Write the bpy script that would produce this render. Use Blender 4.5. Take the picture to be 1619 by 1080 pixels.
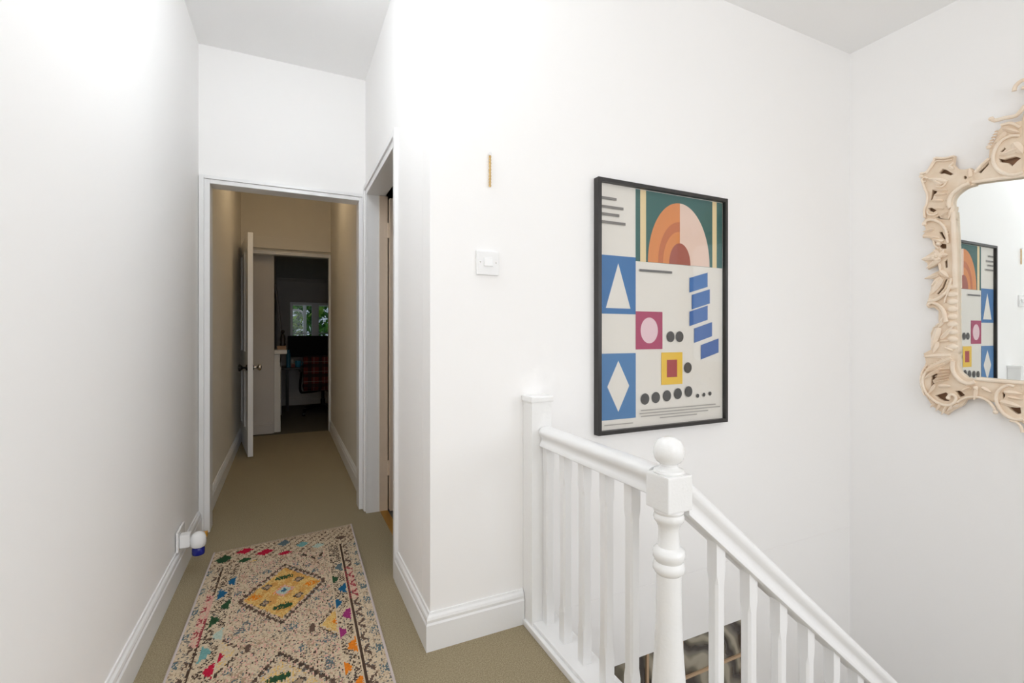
import bpy, bmesh, math, random
from mathutils import Vector, Matrix
random.seed(7)
for _o in list(bpy.data.objects): bpy.data.objects.remove(_o)
SC = bpy.context.scene
COL = SC.collection
PI = math.pi

# ---------------------------------------------------------------- camera
YAW = math.radians(25.5); FPX = 750.0; CAMH = 1.07
cam_d = bpy.data.cameras.new('camera'); cam = bpy.data.objects.new('camera', cam_d); COL.objects.link(cam)
cam_d.sensor_fit = 'HORIZONTAL'; cam_d.sensor_width = 36.0; cam_d.lens = 36.0*FPX/1619.0
cam_d.shift_y = -(540.0-530.0)/1619.0
cam_d.clip_start = 0.02; cam_d.clip_end = 200
cam.location = (0, 0, CAMH); cam.rotation_euler = (PI/2, 0, -YAW)
SC.camera = cam

# ---------------------------------------------------------------- world, daylight, exposure
W = bpy.data.worlds.new('daylight'); SC.world = W; W.use_nodes = True
W.node_tree.nodes['Background'].inputs[0].default_value = (0.62, 0.75, 0.90, 1)
W.node_tree.nodes['Background'].inputs[1].default_value = 0.4
def area(name, loc, rot, sx, sy, power, col):
    l = bpy.data.lights.new(name, 'AREA'); l.shape = 'RECTANGLE'; l.size = sx; l.size_y = sy
    l.energy = power; l.color = col
    o = bpy.data.objects.new(name, l); COL.objects.link(o); o.location = loc; o.rotation_euler = rot
    return o
FILL_X = 2.852
# daylight entering by the landing window behind the camera
area('window_daylight', (0.75, -3.17, 1.45), (PI/2, 0, 0), 1.9, 1.1, 25, (0.945, 0.965, 1.0))
# fill light at an added, unseen stairwell window, behind the camera to the right
area('added_window_fill', (FILL_X-.03, -1.70, 1.50), (0, PI/2, 0), 1.2, 1.4, 24, (0.945, 0.965, 1.0))
CEILING_LAMP_POWER = 11
CORRIDOR_FILL_POWER = 2.7
vs = SC.view_settings
vs.view_transform = 'Standard'; vs.look = 'None'; vs.gamma = 1.0; vs.use_curve_mapping = False
vs.exposure = 0.29

SC.cycles.max_bounces = 12; SC.cycles.diffuse_bounces = 9      # white rooms live on inter-reflected light

# ---------------------------------------------------------------- materials
def lin(c):
    return tuple((x/255/12.92 if x/255 <= .04045 else ((x/255+.055)/1.055)**2.4) for x in c) + (1,)
def mat(name, rgb, rough=.5, metal=0, bump=None, vary=None, spec=None, coat=0):
    """rgb in sRGB 0-255; bump=(scale,strength,distance); vary=(scale,rgb2,detail)"""
    m = bpy.data.materials.new(name); m.use_nodes = True
    nt = m.node_tree; b = nt.nodes['Principled BSDF']
    b.inputs['Base Color'].default_value = lin(rgb); b.inputs['Roughness'].default_value = rough
    b.inputs['Metallic'].default_value = metal
    if spec is not None: b.inputs['Specular IOR Level'].default_value = spec
    if coat: b.inputs['Coat Weight'].default_value = coat
    tc = nt.nodes.new('ShaderNodeTexCoord')
    if vary:
        n = nt.nodes.new('ShaderNodeTexNoise'); n.inputs['Scale'].default_value = vary[0]
        n.inputs['Detail'].default_value = vary[2] if len(vary) > 2 else 3
        nt.links.new(tc.outputs['Object'], n.inputs['Vector'])
        r = nt.nodes.new('ShaderNodeValToRGB'); r.color_ramp.elements[0].position = .35; r.color_ramp.elements[1].position = .65
        r.color_ramp.elements[0].color = lin(rgb); r.color_ramp.elements[1].color = lin(vary[1])
        nt.links.new(n.outputs['Fac'], r.inputs['Fac']); nt.links.new(r.outputs['Color'], b.inputs['Base Color'])
    if bump:
        n2 = nt.nodes.new('ShaderNodeTexNoise'); n2.inputs['Scale'].default_value = bump[0]; n2.inputs['Detail'].default_value = 4
        nt.links.new(tc.outputs['Object'], n2.inputs['Vector'])
        bp = nt.nodes.new('ShaderNodeBump'); bp.inputs['Strength'].default_value = bump[1]; bp.inputs['Distance'].default_value = bump[2]
        nt.links.new(n2.outputs['Fac'], bp.inputs['Height']); nt.links.new(bp.outputs['Normal'], b.inputs['Normal'])
    return m
def emis(name, rgb, s):
    m = mat(name, rgb, .5); b = m.node_tree.nodes['Principled BSDF']
    b.inputs['Emission Color'].default_value = lin(rgb); b.inputs['Emission Strength'].default_value = s; return m
def pane_mat(name, rough=.02, fac=.06):
    m = bpy.data.materials.new(name); m.use_nodes = True; nt = m.node_tree
    nt.nodes.remove(nt.nodes['Principled BSDF']); out = nt.nodes['Material Output']
    t = nt.nodes.new('ShaderNodeBsdfTransparent'); g = nt.nodes.new('ShaderNodeBsdfGlossy'); g.inputs['Roughness'].default_value = rough
    mx = nt.nodes.new('ShaderNodeMixShader'); mx.inputs[0].default_value = fac
    nt.links.new(t.outputs[0], mx.inputs[1]); nt.links.new(g.outputs[0], mx.inputs[2]); nt.links.new(mx.outputs[0], out.inputs[0]); return m
M = dict(
    wall=mat('white_wall_paint', (248, 247, 246), .75, bump=(9, .12, .004)),
    corr=mat('cream_corridor_paint', (228, 223, 213), .75, bump=(9, .12, .004)),
    ceil=mat('white_ceiling_paint', (249, 249, 249), .85),
    gloss=mat('white_gloss_woodwork', (240, 240, 240), .28, bump=(60, .12, .002)),
    oldgloss=mat('thick_white_gloss', (241, 241, 240), .25, bump=(130, .25, .002)),
    beige=mat('aged_beige_paint', (214, 196, 176), .5, bump=(50, .3, .002)),
    carpet=mat('sage_carpet', (190, 176, 146), .95, bump=(420, .9, .006), vary=(260, (152, 138, 110), 4), spec=.1),
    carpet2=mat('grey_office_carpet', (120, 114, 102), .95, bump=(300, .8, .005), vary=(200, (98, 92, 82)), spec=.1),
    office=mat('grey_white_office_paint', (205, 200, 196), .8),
    black=mat('black_frame_lacquer', (40, 37, 36), .35),
    blackmetal=mat('black_metal', (18, 18, 18), .35, metal=.4),
    plastic=mat('white_plastic', (240, 240, 240), .25),
    brass=mat('brass', (205, 160, 70), .3, metal=1),
    gold=mat('gold_cord', (206, 170, 100), .5),
    chrome=mat('chrome', (200, 195, 188), .15, metal=1),
    carve=mat('cream_carved_wood', (246, 232, 214), .5, bump=(90, .25, .003), vary=(14, (241, 222, 200))),
    ground=mat('shaded_cream_ground', (238, 221, 200), .6, bump=(90, .25, .003), vary=(14, (230, 209, 184))),  # darker cream behind the raised carving, standing in for weak shade
    hole_brown=mat('brown_wood_hole_shade', (150, 116, 88), .7, bump=(60, .3, .003)),  # brown of bare wood, doubling as painted shade in the holes
    stone=mat('pale_mantel_paint', (225, 222, 216), .4),
    mirror=mat('mirror_silver', (245, 248, 247), .0, metal=1),
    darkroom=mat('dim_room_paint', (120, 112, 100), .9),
    blue=mat('deep_blue_plastic', (24, 34, 130), .25),
    yellow=mat('yellow_orange_plastic', (236, 170, 40), .4),
    teal=mat('blue_bottle_plastic', (50, 130, 160), .35),
    red=mat('red_print_card', (150, 60, 40), .5),
    cyan=mat('cyan_ceramic', (70, 170, 205), .3),
    wood=mat('dark_desk_wood', (58, 44, 36), .45, vary=(8, (40, 30, 24))),
    mortar=mat('tan_joint', (196, 166, 134), .7, bump=(80, .3, .002)),
    bronze=mat('dark_bronze', (48, 40, 36), .4, metal=.3),
    tan=mat('tan_card', (176, 140, 108), .6),
    screen=mat('black_screen', (8, 8, 9), .5, spec=.1),
    pane=pane_mat('window_pane', .02, .008), glaze=pane_mat('picture_glazing', .03, .03),
)

# ---------------------------------------------------------------- helpers
def BM(): return bmesh.new()
def box(bm, x0, x1, y0, y1, z0, z1, bev=0):
    vs_ = [bm.verts.new(p) for p in ((x0,y0,z0),(x1,y0,z0),(x1,y1,z0),(x0,y1,z0),(x0,y0,z1),(x1,y0,z1),(x1,y1,z1),(x0,y1,z1))]
    fs = [bm.faces.new([vs_[i] for i in q]) for q in ((3,2,1,0),(4,5,6,7),(0,1,5,4),(1,2,6,5),(2,3,7,6),(3,0,4,7))]
    if bev:
        es = list({e for f in fs for e in f.edges})
        bmesh.ops.bevel(bm, geom=es, offset=bev, segments=2, affect='EDGES', profile=.7)
    return bm
def prism(bm, pts, z0, z1):
    """vertical prism on an xy outline"""
    a = [bm.verts.new((x, y, z0)) for x, y in pts]; b = [bm.verts.new((x, y, z1)) for x, y in pts]
    n = len(pts)
    for i in range(n): bm.faces.new((a[i], a[(i+1) % n], b[(i+1) % n], b[i]))
    bm.faces.new(list(reversed(a))); bm.faces.new(b); return bm
def sweep(bm, prof, p0, p1, up=(0,0,1), cap=True):
    """closed profile (side, up) swept straight from p0 to p1, ends cut vertically"""
    p0 = Vector(p0); p1 = Vector(p1); d = p1-p0; h = Vector((d.x, d.y, 0)).normalized(); side = h.cross(Vector((0,0,1)))
    k = d.length/max(1e-6, math.hypot(d.x, d.y))
    r = [[bm.verts.new(p+side*s+Vector((0,0,u*k))) for s, u in prof] for p in (p0, p1)]
    n = len(prof)
    for i in range(n): bm.faces.new((r[0][i], r[0][(i+1) % n], r[1][(i+1) % n], r[1][i]))
    if cap: bm.faces.new(list(reversed(r[0]))); bm.faces.new(r[1])
    return bm
def tube(bm, pts, r0, r1=None, n=8, flat=None, taper_ends=True):
    """smooth tube through pts (Catmull-Rom); flat scales along the given unit vector"""
    if r1 is None: r1 = r0
    P = [Vector(p) for p in pts]
    Q = []
    if len(P) > 2:
        for i in range(len(P)-1):
            a = P[max(i-1, 0)]; b = P[i]; c = P[i+1]; d = P[min(i+2, len(P)-1)]
            for j in range(4):
                t = j/4
                Q.append(.5*((2*b)+(c-a)*t+(2*a-5*b+4*c-d)*t*t+(3*b-a-3*c+d)*t**3))
        Q.append(P[-1])
    else: Q = P
    rings = []; m = len(Q); nrm = None
    for i, q in enumerate(Q):
        t = (Q[min(i+1, m-1)]-Q[max(i-1, 0)]).normalized()
        if nrm is None:
            ref = Vector((0,0,1)) if abs(t.z) < .9 else Vector((1,0,0)); nrm = t.cross(ref).normalized()
        else: nrm = (nrm-t*nrm.dot(t)).normalized()
        bn = t.cross(nrm); rr = r0+(r1-r0)*i/(m-1)
        rings.append([bm.verts.new(q+(nrm*math.cos(2*PI*k/n)+bn*math.sin(2*PI*k/n))*rr) for k in range(n)])
    for i in range(m-1):
        for k in range(n): bm.faces.new((rings[i][k], rings[i][(k+1) % n], rings[i+1][(k+1) % n], rings[i+1][k]))
    bm.faces.new(list(reversed(rings[0]))); bm.faces.new(rings[-1]); return bm
def lathe(bm, prof, c, n=24, axis='z'):
    """prof = [(r, h)]"""
    rings = []
    for r, h in prof:
        ring = []
        for k in range(n):
            a = 2*PI*k/n; u = r*math.cos(a); v = r*math.sin(a)
            p = (u, v, h) if axis == 'z' else ((h, u, v) if axis == 'x' else (u, h, v))
            ring.append(bm.verts.new((c[0]+p[0], c[1]+p[1], c[2]+p[2])))
        rings.append(ring)
    for i in range(len(rings)-1):
        for k in range(n): bm.faces.new((rings[i][k], rings[i][(k+1) % n], rings[i+1][(k+1) % n], rings[i+1][k]))
    bm.faces.new(list(reversed(rings[0]))); bm.faces.new(rings[-1]); return bm
def link(name, me, m, parent=None):
    if m is not None and len(me.materials) == 0: me.materials.append(m if not isinstance(m, str) else M[m])
    o = bpy.data.objects.new(name, me); COL.objects.link(o)
    if parent is not None:
        o.parent = parent
        root = parent; off = Vector(parent.location)
        if parent.parent is not None: off = Vector((0,0,0))
        o.matrix_parent_inverse = Matrix.Translation(-off) if parent.parent is None and parent.type == 'EMPTY' else Matrix.Identity(4)
    return o
def obj(name, bm, m, parent=None, smooth=False, kind=None):
    bmesh.ops.recalc_face_normals(bm, faces=bm.faces)
    me = bpy.data.meshes.new(name); bm.to_mesh(me); bm.free()
    if smooth:
        for p in me.polygons: p.use_smooth = True
        me.set_sharp_from_angle(angle=math.radians(38))
    o = link(name, me, m, parent)
    if kind: o['kind'] = kind
    return o
def bxo(name, x0, x1, y0, y1, z0, z1, m, parent=None, bev=0, kind=None):
    return obj(name, box(BM(), x0, x1, y0, y1, z0, z1, bev), m, parent, kind=kind)
def struct(name, bm, m, smooth=False): return obj(name, bm, m, None, smooth, 'structure')
def thing(name, label, cat, loc=(0,0,0), group=None):
    o = bpy.data.objects.new(name, None); COL.objects.link(o); o.location = loc
    o.empty_display_size = .05; o['label'] = label; o['category'] = cat
    if group: o['group'] = group
    return o
def sroot(name, loc=(0,0,0)):
    o = bpy.data.objects.new(name, None); COL.objects.link(o); o.location = loc; o.empty_display_size = .05
    o['kind'] = 'structure'; return o
def tag(o, label, cat, group=None):
    o['label'] = label; o['category'] = cat
    if group: o['group'] = group
    return o

# ================================================================ THE SETTING
WY = 1.583      # face of the wall with the picture
WX = 2.852      # face of the wall with the mirror
EY = 3.04       # face of the corridor end wall
CZ = 2.645      # ceiling
RX = 0.445      # right-hand corridor wall
OY = 5.65       # office door wall
VX = 0.80       # landing edge at the stairwell
def lx(y): return -0.425-0.014*(EY-y)        # left wall is a touch out of square
# floor of landing and corridor
bm = BM()
box(bm, -.62, VX, -3.3, 1.70, -.25, 0); box(bm, -.62, .56, 1.70, 5.70, -.25, 0)
floor = struct('floor', bm, 'carpet')
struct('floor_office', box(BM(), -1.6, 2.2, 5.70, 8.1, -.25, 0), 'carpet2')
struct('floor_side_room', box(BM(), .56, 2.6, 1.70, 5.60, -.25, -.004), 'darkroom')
struct('floor_lower', box(BM(), -.62, 3.0, -3.3, 3.2, -2.85, -2.75), 'carpet')
struct('ceiling', box(BM(), -.62, 3.0, -3.3, 3.14, CZ, CZ+.1), 'ceil')
bm = BM(); prism(bm, [(lx(-3.3), -3.3), (lx(EY), EY), (-.62, EY), (-.62, -3.3)], 0, CZ); struct('wall_left', bm, 'wall')
GX1 = 2.030
bm = BM(); prism(bm, [(RX, WY), (GX1, WY), (GX1, WY+.1), (RX, WY+.1)], -.296, 0)
box(bm, RX, WX, WY, WY+.1, 0, CZ, .003); box(bm, GX1, WX, WY, WY+.1, -2.75, 0)
struct('wall_facing', bm, 'wall')
SW = (-2.40, -1.00, .90, 2.10)
bm = BM(); box(bm, WX, WX+.12, -3.3, SW[0], -2.75, CZ); box(bm, WX, WX+.12, SW[1], WY+.14, -2.75, CZ)
box(bm, WX, WX+.12, SW[0], SW[1], -2.75, SW[2]); box(bm, WX, WX+.12, SW[0], SW[1], SW[3], CZ); struct('wall_right', bm, 'wall')
wq = sroot('window_added', (WX+.06, -1.7, SW[2]))  # made-up window, added to carry the side fill light
for y in (SW[0], SW[1]-.05, -1.725): bxo('window_stile', WX+.04, WX+.09, y, y+.05, SW[2], SW[3], 'gloss', wq)
for y0, y1 in ((SW[0]+.05, -1.725), (-1.675, SW[1]-.05)):
    for z in (SW[2], SW[3]-.05): bxo('window_rail', WX+.04, WX+.09, y0, y1, z, z+.05, 'gloss', wq)
    bxo('pane', WX+.06, WX+.065, y0, y1, SW[2]+.05, SW[3]-.05, 'pane', wq)
# right corridor wall, with the side doorway
SD0, SD1, SDZ = 2.150, 2.945, 1.915
bm = BM(); box(bm, RX, .56, WY+.1, SD0-.025, 0, CZ); box(bm, RX, .56, SD1+.025, EY, 0, CZ); box(bm, RX, .56, SD0-.025, SD1+.025, SDZ+.02, CZ)
struct('wall_corridor_side', bm, 'wall')
# end wall with the cased opening
EX0, EX1, EZ = -.372, .405, 1.895
bm = BM(); box(bm, -.62, EX0-.012, EY, EY+.1, 0, CZ); box(bm, EX1+.012, .56, EY, EY+.1, 0, CZ); box(bm, EX0-.012, EX1+.012, EY, EY+.1, EZ+.012, CZ)
struct('wall_end', bm, 'wall')
# inner corridor
struct('wall_corridor_left', box(BM(), -.62, -.42, EY+.1, OY, 0, 2.56), 'corr')
struct('wall_corridor_right', box(BM(), .455, .56, EY+.1, OY, 0, 2.56), 'corr')
struct('ceiling_corridor', box(BM(), -.62, .56, EY+.1, OY+.1, 2.56, 2.66), 'corr')
OX0, OX1, OZ = -.395, .432, 1.93
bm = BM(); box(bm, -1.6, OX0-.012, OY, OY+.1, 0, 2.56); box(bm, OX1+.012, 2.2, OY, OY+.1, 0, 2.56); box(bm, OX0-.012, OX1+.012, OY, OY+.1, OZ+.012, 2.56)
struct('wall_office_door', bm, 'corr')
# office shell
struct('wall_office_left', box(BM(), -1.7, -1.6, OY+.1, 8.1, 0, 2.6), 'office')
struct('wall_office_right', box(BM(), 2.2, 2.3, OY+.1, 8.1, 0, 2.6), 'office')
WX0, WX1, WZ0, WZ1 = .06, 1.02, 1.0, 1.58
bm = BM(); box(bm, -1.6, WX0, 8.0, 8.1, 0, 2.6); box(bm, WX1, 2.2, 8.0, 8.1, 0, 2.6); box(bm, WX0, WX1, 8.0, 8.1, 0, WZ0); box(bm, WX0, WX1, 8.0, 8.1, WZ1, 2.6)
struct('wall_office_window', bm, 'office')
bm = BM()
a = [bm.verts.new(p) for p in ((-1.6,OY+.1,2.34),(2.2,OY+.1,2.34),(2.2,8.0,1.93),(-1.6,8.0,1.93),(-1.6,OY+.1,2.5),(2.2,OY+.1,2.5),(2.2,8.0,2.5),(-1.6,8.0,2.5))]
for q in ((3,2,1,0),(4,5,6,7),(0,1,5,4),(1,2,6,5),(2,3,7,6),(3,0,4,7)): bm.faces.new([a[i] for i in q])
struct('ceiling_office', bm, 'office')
struct('trim_office_cornice', sweep(BM(), [(0,0),(0,-.045),(.012,-.045),(.03,-.02),(.04,-.012),(.04,0)], (-1.6,8.0,1.935), (2.2,8.0,1.935)), 'office')
struct('wall_chimney_breast', box(BM(), -1.6, -.115, 5.80, 7.30, 0, 2.36), 'office')
# side room (dim, behind the side door)
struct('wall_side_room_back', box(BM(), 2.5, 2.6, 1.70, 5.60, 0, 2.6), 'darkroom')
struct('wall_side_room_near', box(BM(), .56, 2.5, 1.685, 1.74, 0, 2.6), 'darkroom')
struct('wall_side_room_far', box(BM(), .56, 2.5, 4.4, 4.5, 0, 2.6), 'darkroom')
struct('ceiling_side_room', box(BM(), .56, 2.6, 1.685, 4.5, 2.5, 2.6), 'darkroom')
# rear wall with the landing window (behind the camera)
RW = (-.20, 1.70, .90, 2.00)
bm = BM(); box(bm, -.62, RW[0], -3.3, -3.2, -2.75, CZ); box(bm, RW[1], WX, -3.3, -3.2, -2.75, CZ)
box(bm, RW[0], RW[1], -3.3, -3.2, -2.75, RW[2]); box(bm, RW[0], RW[1], -3.3, -3.2, RW[3], CZ)
struct('wall_rear', bm, 'wall')
wr = sroot('window_1', ((RW[0]+RW[1])/2, -3.25, RW[2]))
for x in (RW[0], RW[1]-.05, (RW[0]+RW[1])/2-.025): bxo('window_stile', x, x+.05, -3.29, -3.24, RW[2], RW[3], 'gloss', wr)
for z in (RW[2], RW[3]-.05): bxo('window_rail', RW[0]+.05, RW[1]-.05, -3.29, -3.24, z, z+.05, 'gloss', wr)
bxo('pane', RW[0]+.05, (RW[0]+RW[1])/2-.025, -3.27, -3.265, RW[2]+.05, RW[3]-.05, 'pane', wr)
bxo('pane', (RW[0]+RW[1])/2+.025, RW[1]-.05, -3.27, -3.265, RW[2]+.05, RW[3]-.05, 'pane', wr)
bxo('window_sill', RW[0]-.05, RW[1]+.05, -3.2, -3.10, RW[2]-.03, RW[2], 'gloss', wr)
# below the landing: stairwell side, lower walls
struct('wall_stairwell_side', box(BM(), .66, VX-.02, -3.2, WY+.1, -2.75, -.25), 'wall')
struct('wall_lower_facing', box(BM(), VX-.02, GX1, 1.60, 1.72, -2.75, -1.10), 'wall')
# glass-block screen under the facing wall
gb = sroot('wall_glass_block', (1.8, 1.66, -1.10))
JX0 = 1.420-.2*3; rowsz = [-.491-.2*i for i in range(3)]
bm = BM()
for i in range(11):
    x = JX0+.2*i
    if VX-.02 < x < GX1: box(bm, x-.006, x+.006, 1.605, 1.705, -1.10, -.30)
for z in rowsz: box(bm, VX-.02, GX1, 1.606, 1.704, z-.006, z+.006)
box(bm, VX-.02, GX1, 1.606, 1.704, -.302, -.298)
obj('mortar_joint', bm, 'mortar', gb)
def glassblock():
    m = mat('glass_block', (112, 108, 96), .12, coat=.5)
    nt = m.node_tree; b = nt.nodes['Principled BSDF']
    tc = nt.nodes.new('ShaderNodeTexCoord'); mp = nt.nodes.new('ShaderNodeMapping'); mp.inputs['Rotation'].default_value = (0, .7, 0)
    w = nt.nodes.new('ShaderNodeTexWave'); w.inputs['Scale'].default_value = 2.4; w.inputs['Distortion'].default_value = 8; w.inputs['Detail'].default_value = 2.0; w.inputs['Detail Scale'].default_value = 1.8
    nt.links.new(tc.outputs['Object'], mp.inputs[0]); nt.links.new(mp.outputs[0], w.inputs[0])
    r = nt.nodes.new('ShaderNodeValToRGB'); e = r.color_ramp.elements  # dark swirls and pale highlights of the glass painted into its colour
    e[0].color = lin((66, 58, 52)); e[1].color = lin((168, 160, 142)); e[0].position = .12; e[1].position = .97
    x = r.color_ramp.elements.new(.45); x.color = lin((110, 104, 92))
    y = r.color_ramp.elements.new(.75); y.color = lin((126, 120, 104))
    bp = nt.nodes.new('ShaderNodeBump'); bp.inputs['Strength'].default_value = .6; bp.inputs['Distance'].default_value = .02
    nt.links.new(w.outputs['Fac'], r.inputs[0]); nt.links.new(r.outputs[0], b.inputs['Base Color'])
    nt.links.new(w.outputs['Fac'], bp.inputs['Height']); nt.links.new(bp.outputs[0], b.inputs['Normal']); return m
M['gblock'] = glassblock()
blk = None
zt = [(-.302, -.485)]+[(z-.006, z-.2+.006) for z in rowsz]
for (z1, z0) in zt:
    for i in range(11):
        x0 = max(JX0-.2+.2*i+.006, VX-.02); x1 = min(JX0+.2*i-.006, GX1)
        if x1-x0 > .04: bxo('glass_block', x0, x1, 1.612, 1.69, max(z0, -1.10), z1, 'gblock', gb, bev=.008)
# stairs down on the camera's side of the banister
st = sroot('stairs', (.9, .4, -.2))
for i in range(12):
    z = -.195*(i+1); x = .86+.23*i
    if x+.23 > WX: break
    bxo('tread', x-.02, min(x+.245, WX), -.05, .85, z-.04, z, 'carpet', st)
    bxo('riser', x-.02, x, -.05, .85, z, z+.155 if i else -.002, 'gloss', st)

# ---------------------------------------------------------------- skirting boards
SK = [(0,0),(.018,0),(.018,.088),(.014,.094),(.0155,.104),(.013,.112),(.007,.118),(.005,.125),(0,.125)]
def skirt(name, p0, p1, m='gloss'):
    """moulded skirting; the room is on the right of p0 -> p1"""
    return struct(name, sweep(BM(), SK, p0, p1), m)
skirt('baseboard_left', (lx(-3.2), -3.2, 0), (lx(EY-.02), EY-.02, 0))
# skirting wraps the projecting corner in one mitred piece
bm = BM()
rings = []
for (px_, py_, dx, dy) in ((RX, 2.082, -1, 0), (RX, WY, -1, -1), (VX-.002, WY, 0, -1)):
    rings.append([bm.verts.new((px_+dx*s, py_+dy*s, u)) for s, u in SK])
for i in range(2):
    for k in range(len(SK)): bm.faces.new((rings[i][k], rings[i][(k+1) % len(SK)], rings[i+1][(k+1) % len(SK)], rings[i+1][k]))
bm.faces.new(rings[0]); bm.faces.new(list(reversed(rings[2])))
struct('baseboard_facing', bm, 'gloss')
skirt('baseboard_corridor_left', (-.42, EY+.1, 0), (-.42, OY-.02, 0))
skirt('baseboard_corridor_right', (.455, OY-.02, 0), (.455, EY+.1, 0))
skirt('baseboard_office', (-1.6, 8.0, 0), (2.2, 8.0, 0), 'office')
skirt('baseboard_chimney', (-.40, 5.80, 0), (-.13, 5.80, 0), 'office')

# ---------------------------------------------------------------- door casings
def casing(name, axis, face, a0, a1, ztop, depth, width, mat_='gloss', proud=.018, sides=(1, 1), wr=None, head=None, room=-1):
    """architrave around an opening a0..a1 with jamb linings; face = wall plane, room = side the architrave stands on"""
    r = sroot(name, ((a0+a1)/2 if axis == 'x' else face, face if axis == 'x' else (a0+a1)/2, 0))
    def bx(nm, u0, u1, f0, f1, z0, z1, bev=.003):
        f0, f1 = min(f0, f1), max(f0, f1)
        if axis == 'x': bxo(nm, u0, u1, f0, f1, z0, z1, mat_, r, bev)
        else: bxo(nm, f0, f1, u0, u1, z0, z1, mat_, r, bev)
    wr = width if wr is None else wr; head = width if head is None else head
    fo = face+room*proud; fi = face+room*proud*.55
    for s, w, u in ((0, width, a0), (1, wr, a1)):
        if not sides[s]: continue
        if s == 0: bx('architrave', u-w, u-w*.55, face, fo, 0, ztop+head); bx('architrave_bead', u-w*.55, u, face, fi, 0, ztop+head*.55)
        else: bx('architrave', u+w*.55, u+w, face, fo, 0, ztop+head); bx('architrave_bead', u, u+w*.55, face, fi, 0, ztop+head*.55)
    l0 = a0-width*.55 if sides[0] else a0; l1 = a1+wr*.55 if sides[1] else a1
    bx('architrave_head', l0, l1, face, fo, ztop+head*.55, ztop+head); bx('architrave_bead', a0, a1, face, fi, ztop, ztop+head*.55)
    b0, b1 = face, face-room*depth
    bx('jamb_lining', a0-.011, a0, b0, b1, 0, ztop, .001); bx('jamb_lining', a1, a1+.011, b0, b1, 0, ztop, .001); bx('head_lining', a0, a1, b0, b1, ztop, ztop+.011, .001)
    return r
casing('trim_1', 'x', EY, EX0, EX1, EZ, .1, .050, wr=.036, head=.042)
casing('trim_2', 'y', RX, SD0, SD1, SDZ, .1, .062, wr=.066, head=.062)
casing('trim_3', 'x', OY, OX0, OX1, OZ, .1, .022, wr=.022, head=.032)
struct('trim_4', box(BM(), -.418, .453, OY-.045, OY, 1.985, 2.10, .003), 'corr')

# brass threshold strip in the side doorway
struct('trim_threshold_strip', box(BM(), .515, .560, SD0+.002, SD1-.002, 0, .006, .002), 'brass')
# side door, swung into the side room, hung on the far jamb
sd = sroot('door_2', (.575, SD1-.03, 0))
bxo('door_edge_lining', .512, .560, SD1-.016, SD1-.0005, .006, SDZ-.002, 'beige', sd, .001)
bxo('door_leaf', .566, 1.32, SD1-.055, SD1-.012, .012, SDZ-.02, 'beige', sd, .002)
for z in (.22, 1.66):
    bxo('hinge_leaf', .536, .559, SD1-.0185, SD1-.0162, z, z+.09, 'beige', sd)
    obj('hinge_knuckle', lathe(BM(), [(.005, 0), (.006, .004), (.006, .086), (.005, .09)], (.5615, SD1-.022, z), 10), 'beige', sd, True)

# inner door, standing open along the left of the corridor
dh = Vector((-.398, 5.555, 0)); de = Vector((-.277, 4.70, 0)); dv = (de-dh); DL = dv.length; dang = math.atan2(dv.y, dv.x)
d1 = sroot('door_1', dh)
def dpart(name, u0, u1, v0, v1, z0, z1, m, bev=.0, parent=d1):
    o = bxo(name, u0, u1, v0, v1, z0, z1, m, None, bev); o.parent = parent; o.rotation_euler.z = dang if parent is d1 else 0; return o
HD = 1.965
# stiles, rails and recessed panels: four-panel door
for u in ((0, .11), (DL/2-.05, DL/2+.05), (DL-.11, DL)): dpart('stile', u[0], u[1], -.02, .02, .012, HD, 'gloss', .002)
for z in ((.012, .22), (.74, .92), (HD-.12, HD)):
    for u in ((.11, DL/2-.05), (DL/2+.05, DL-.11)): dpart('rail', u[0], u[1], -.0195, .0195, z[0], z[1], 'gloss', .001)
for z in ((.22, .74), (.92, HD-.12)):
    for u in ((.11, DL/2-.05), (DL/2+.05, DL-.11)): dpart('door_panel', u[0], u[1], -.008, .008, z[0], z[1], 'gloss')
for sgn, mm in ((1, 'chrome'), (-1, 'blackmetal')):
    k = obj('knob_rose', lathe(BM(), [(.026, 0), (.026, .006), (.016, .012)], (0,0,0), 18, 'y'), 'blackmetal', None, True)
    k.parent = d1; k.rotation_euler.z = dang
    kb = obj('door_knob', lathe(BM(), [(.009, .008), (.009, .03), (.014, .036), (.027, .046), (.03, .056), (.026, .066), (.012, .071), (.0, .0715)], (0,0,0), 18, 'y'), mm, None, True)
    kb.parent = d1
    for o in (k, kb):
        o.rotation_euler.z = dang if sgn > 0 else dang+PI
        c = Vector((DL-.06, .0205*sgn, .785)); c.rotate(Matrix.Rotation(dang, 3, 'Z')); o.location = c

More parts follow.
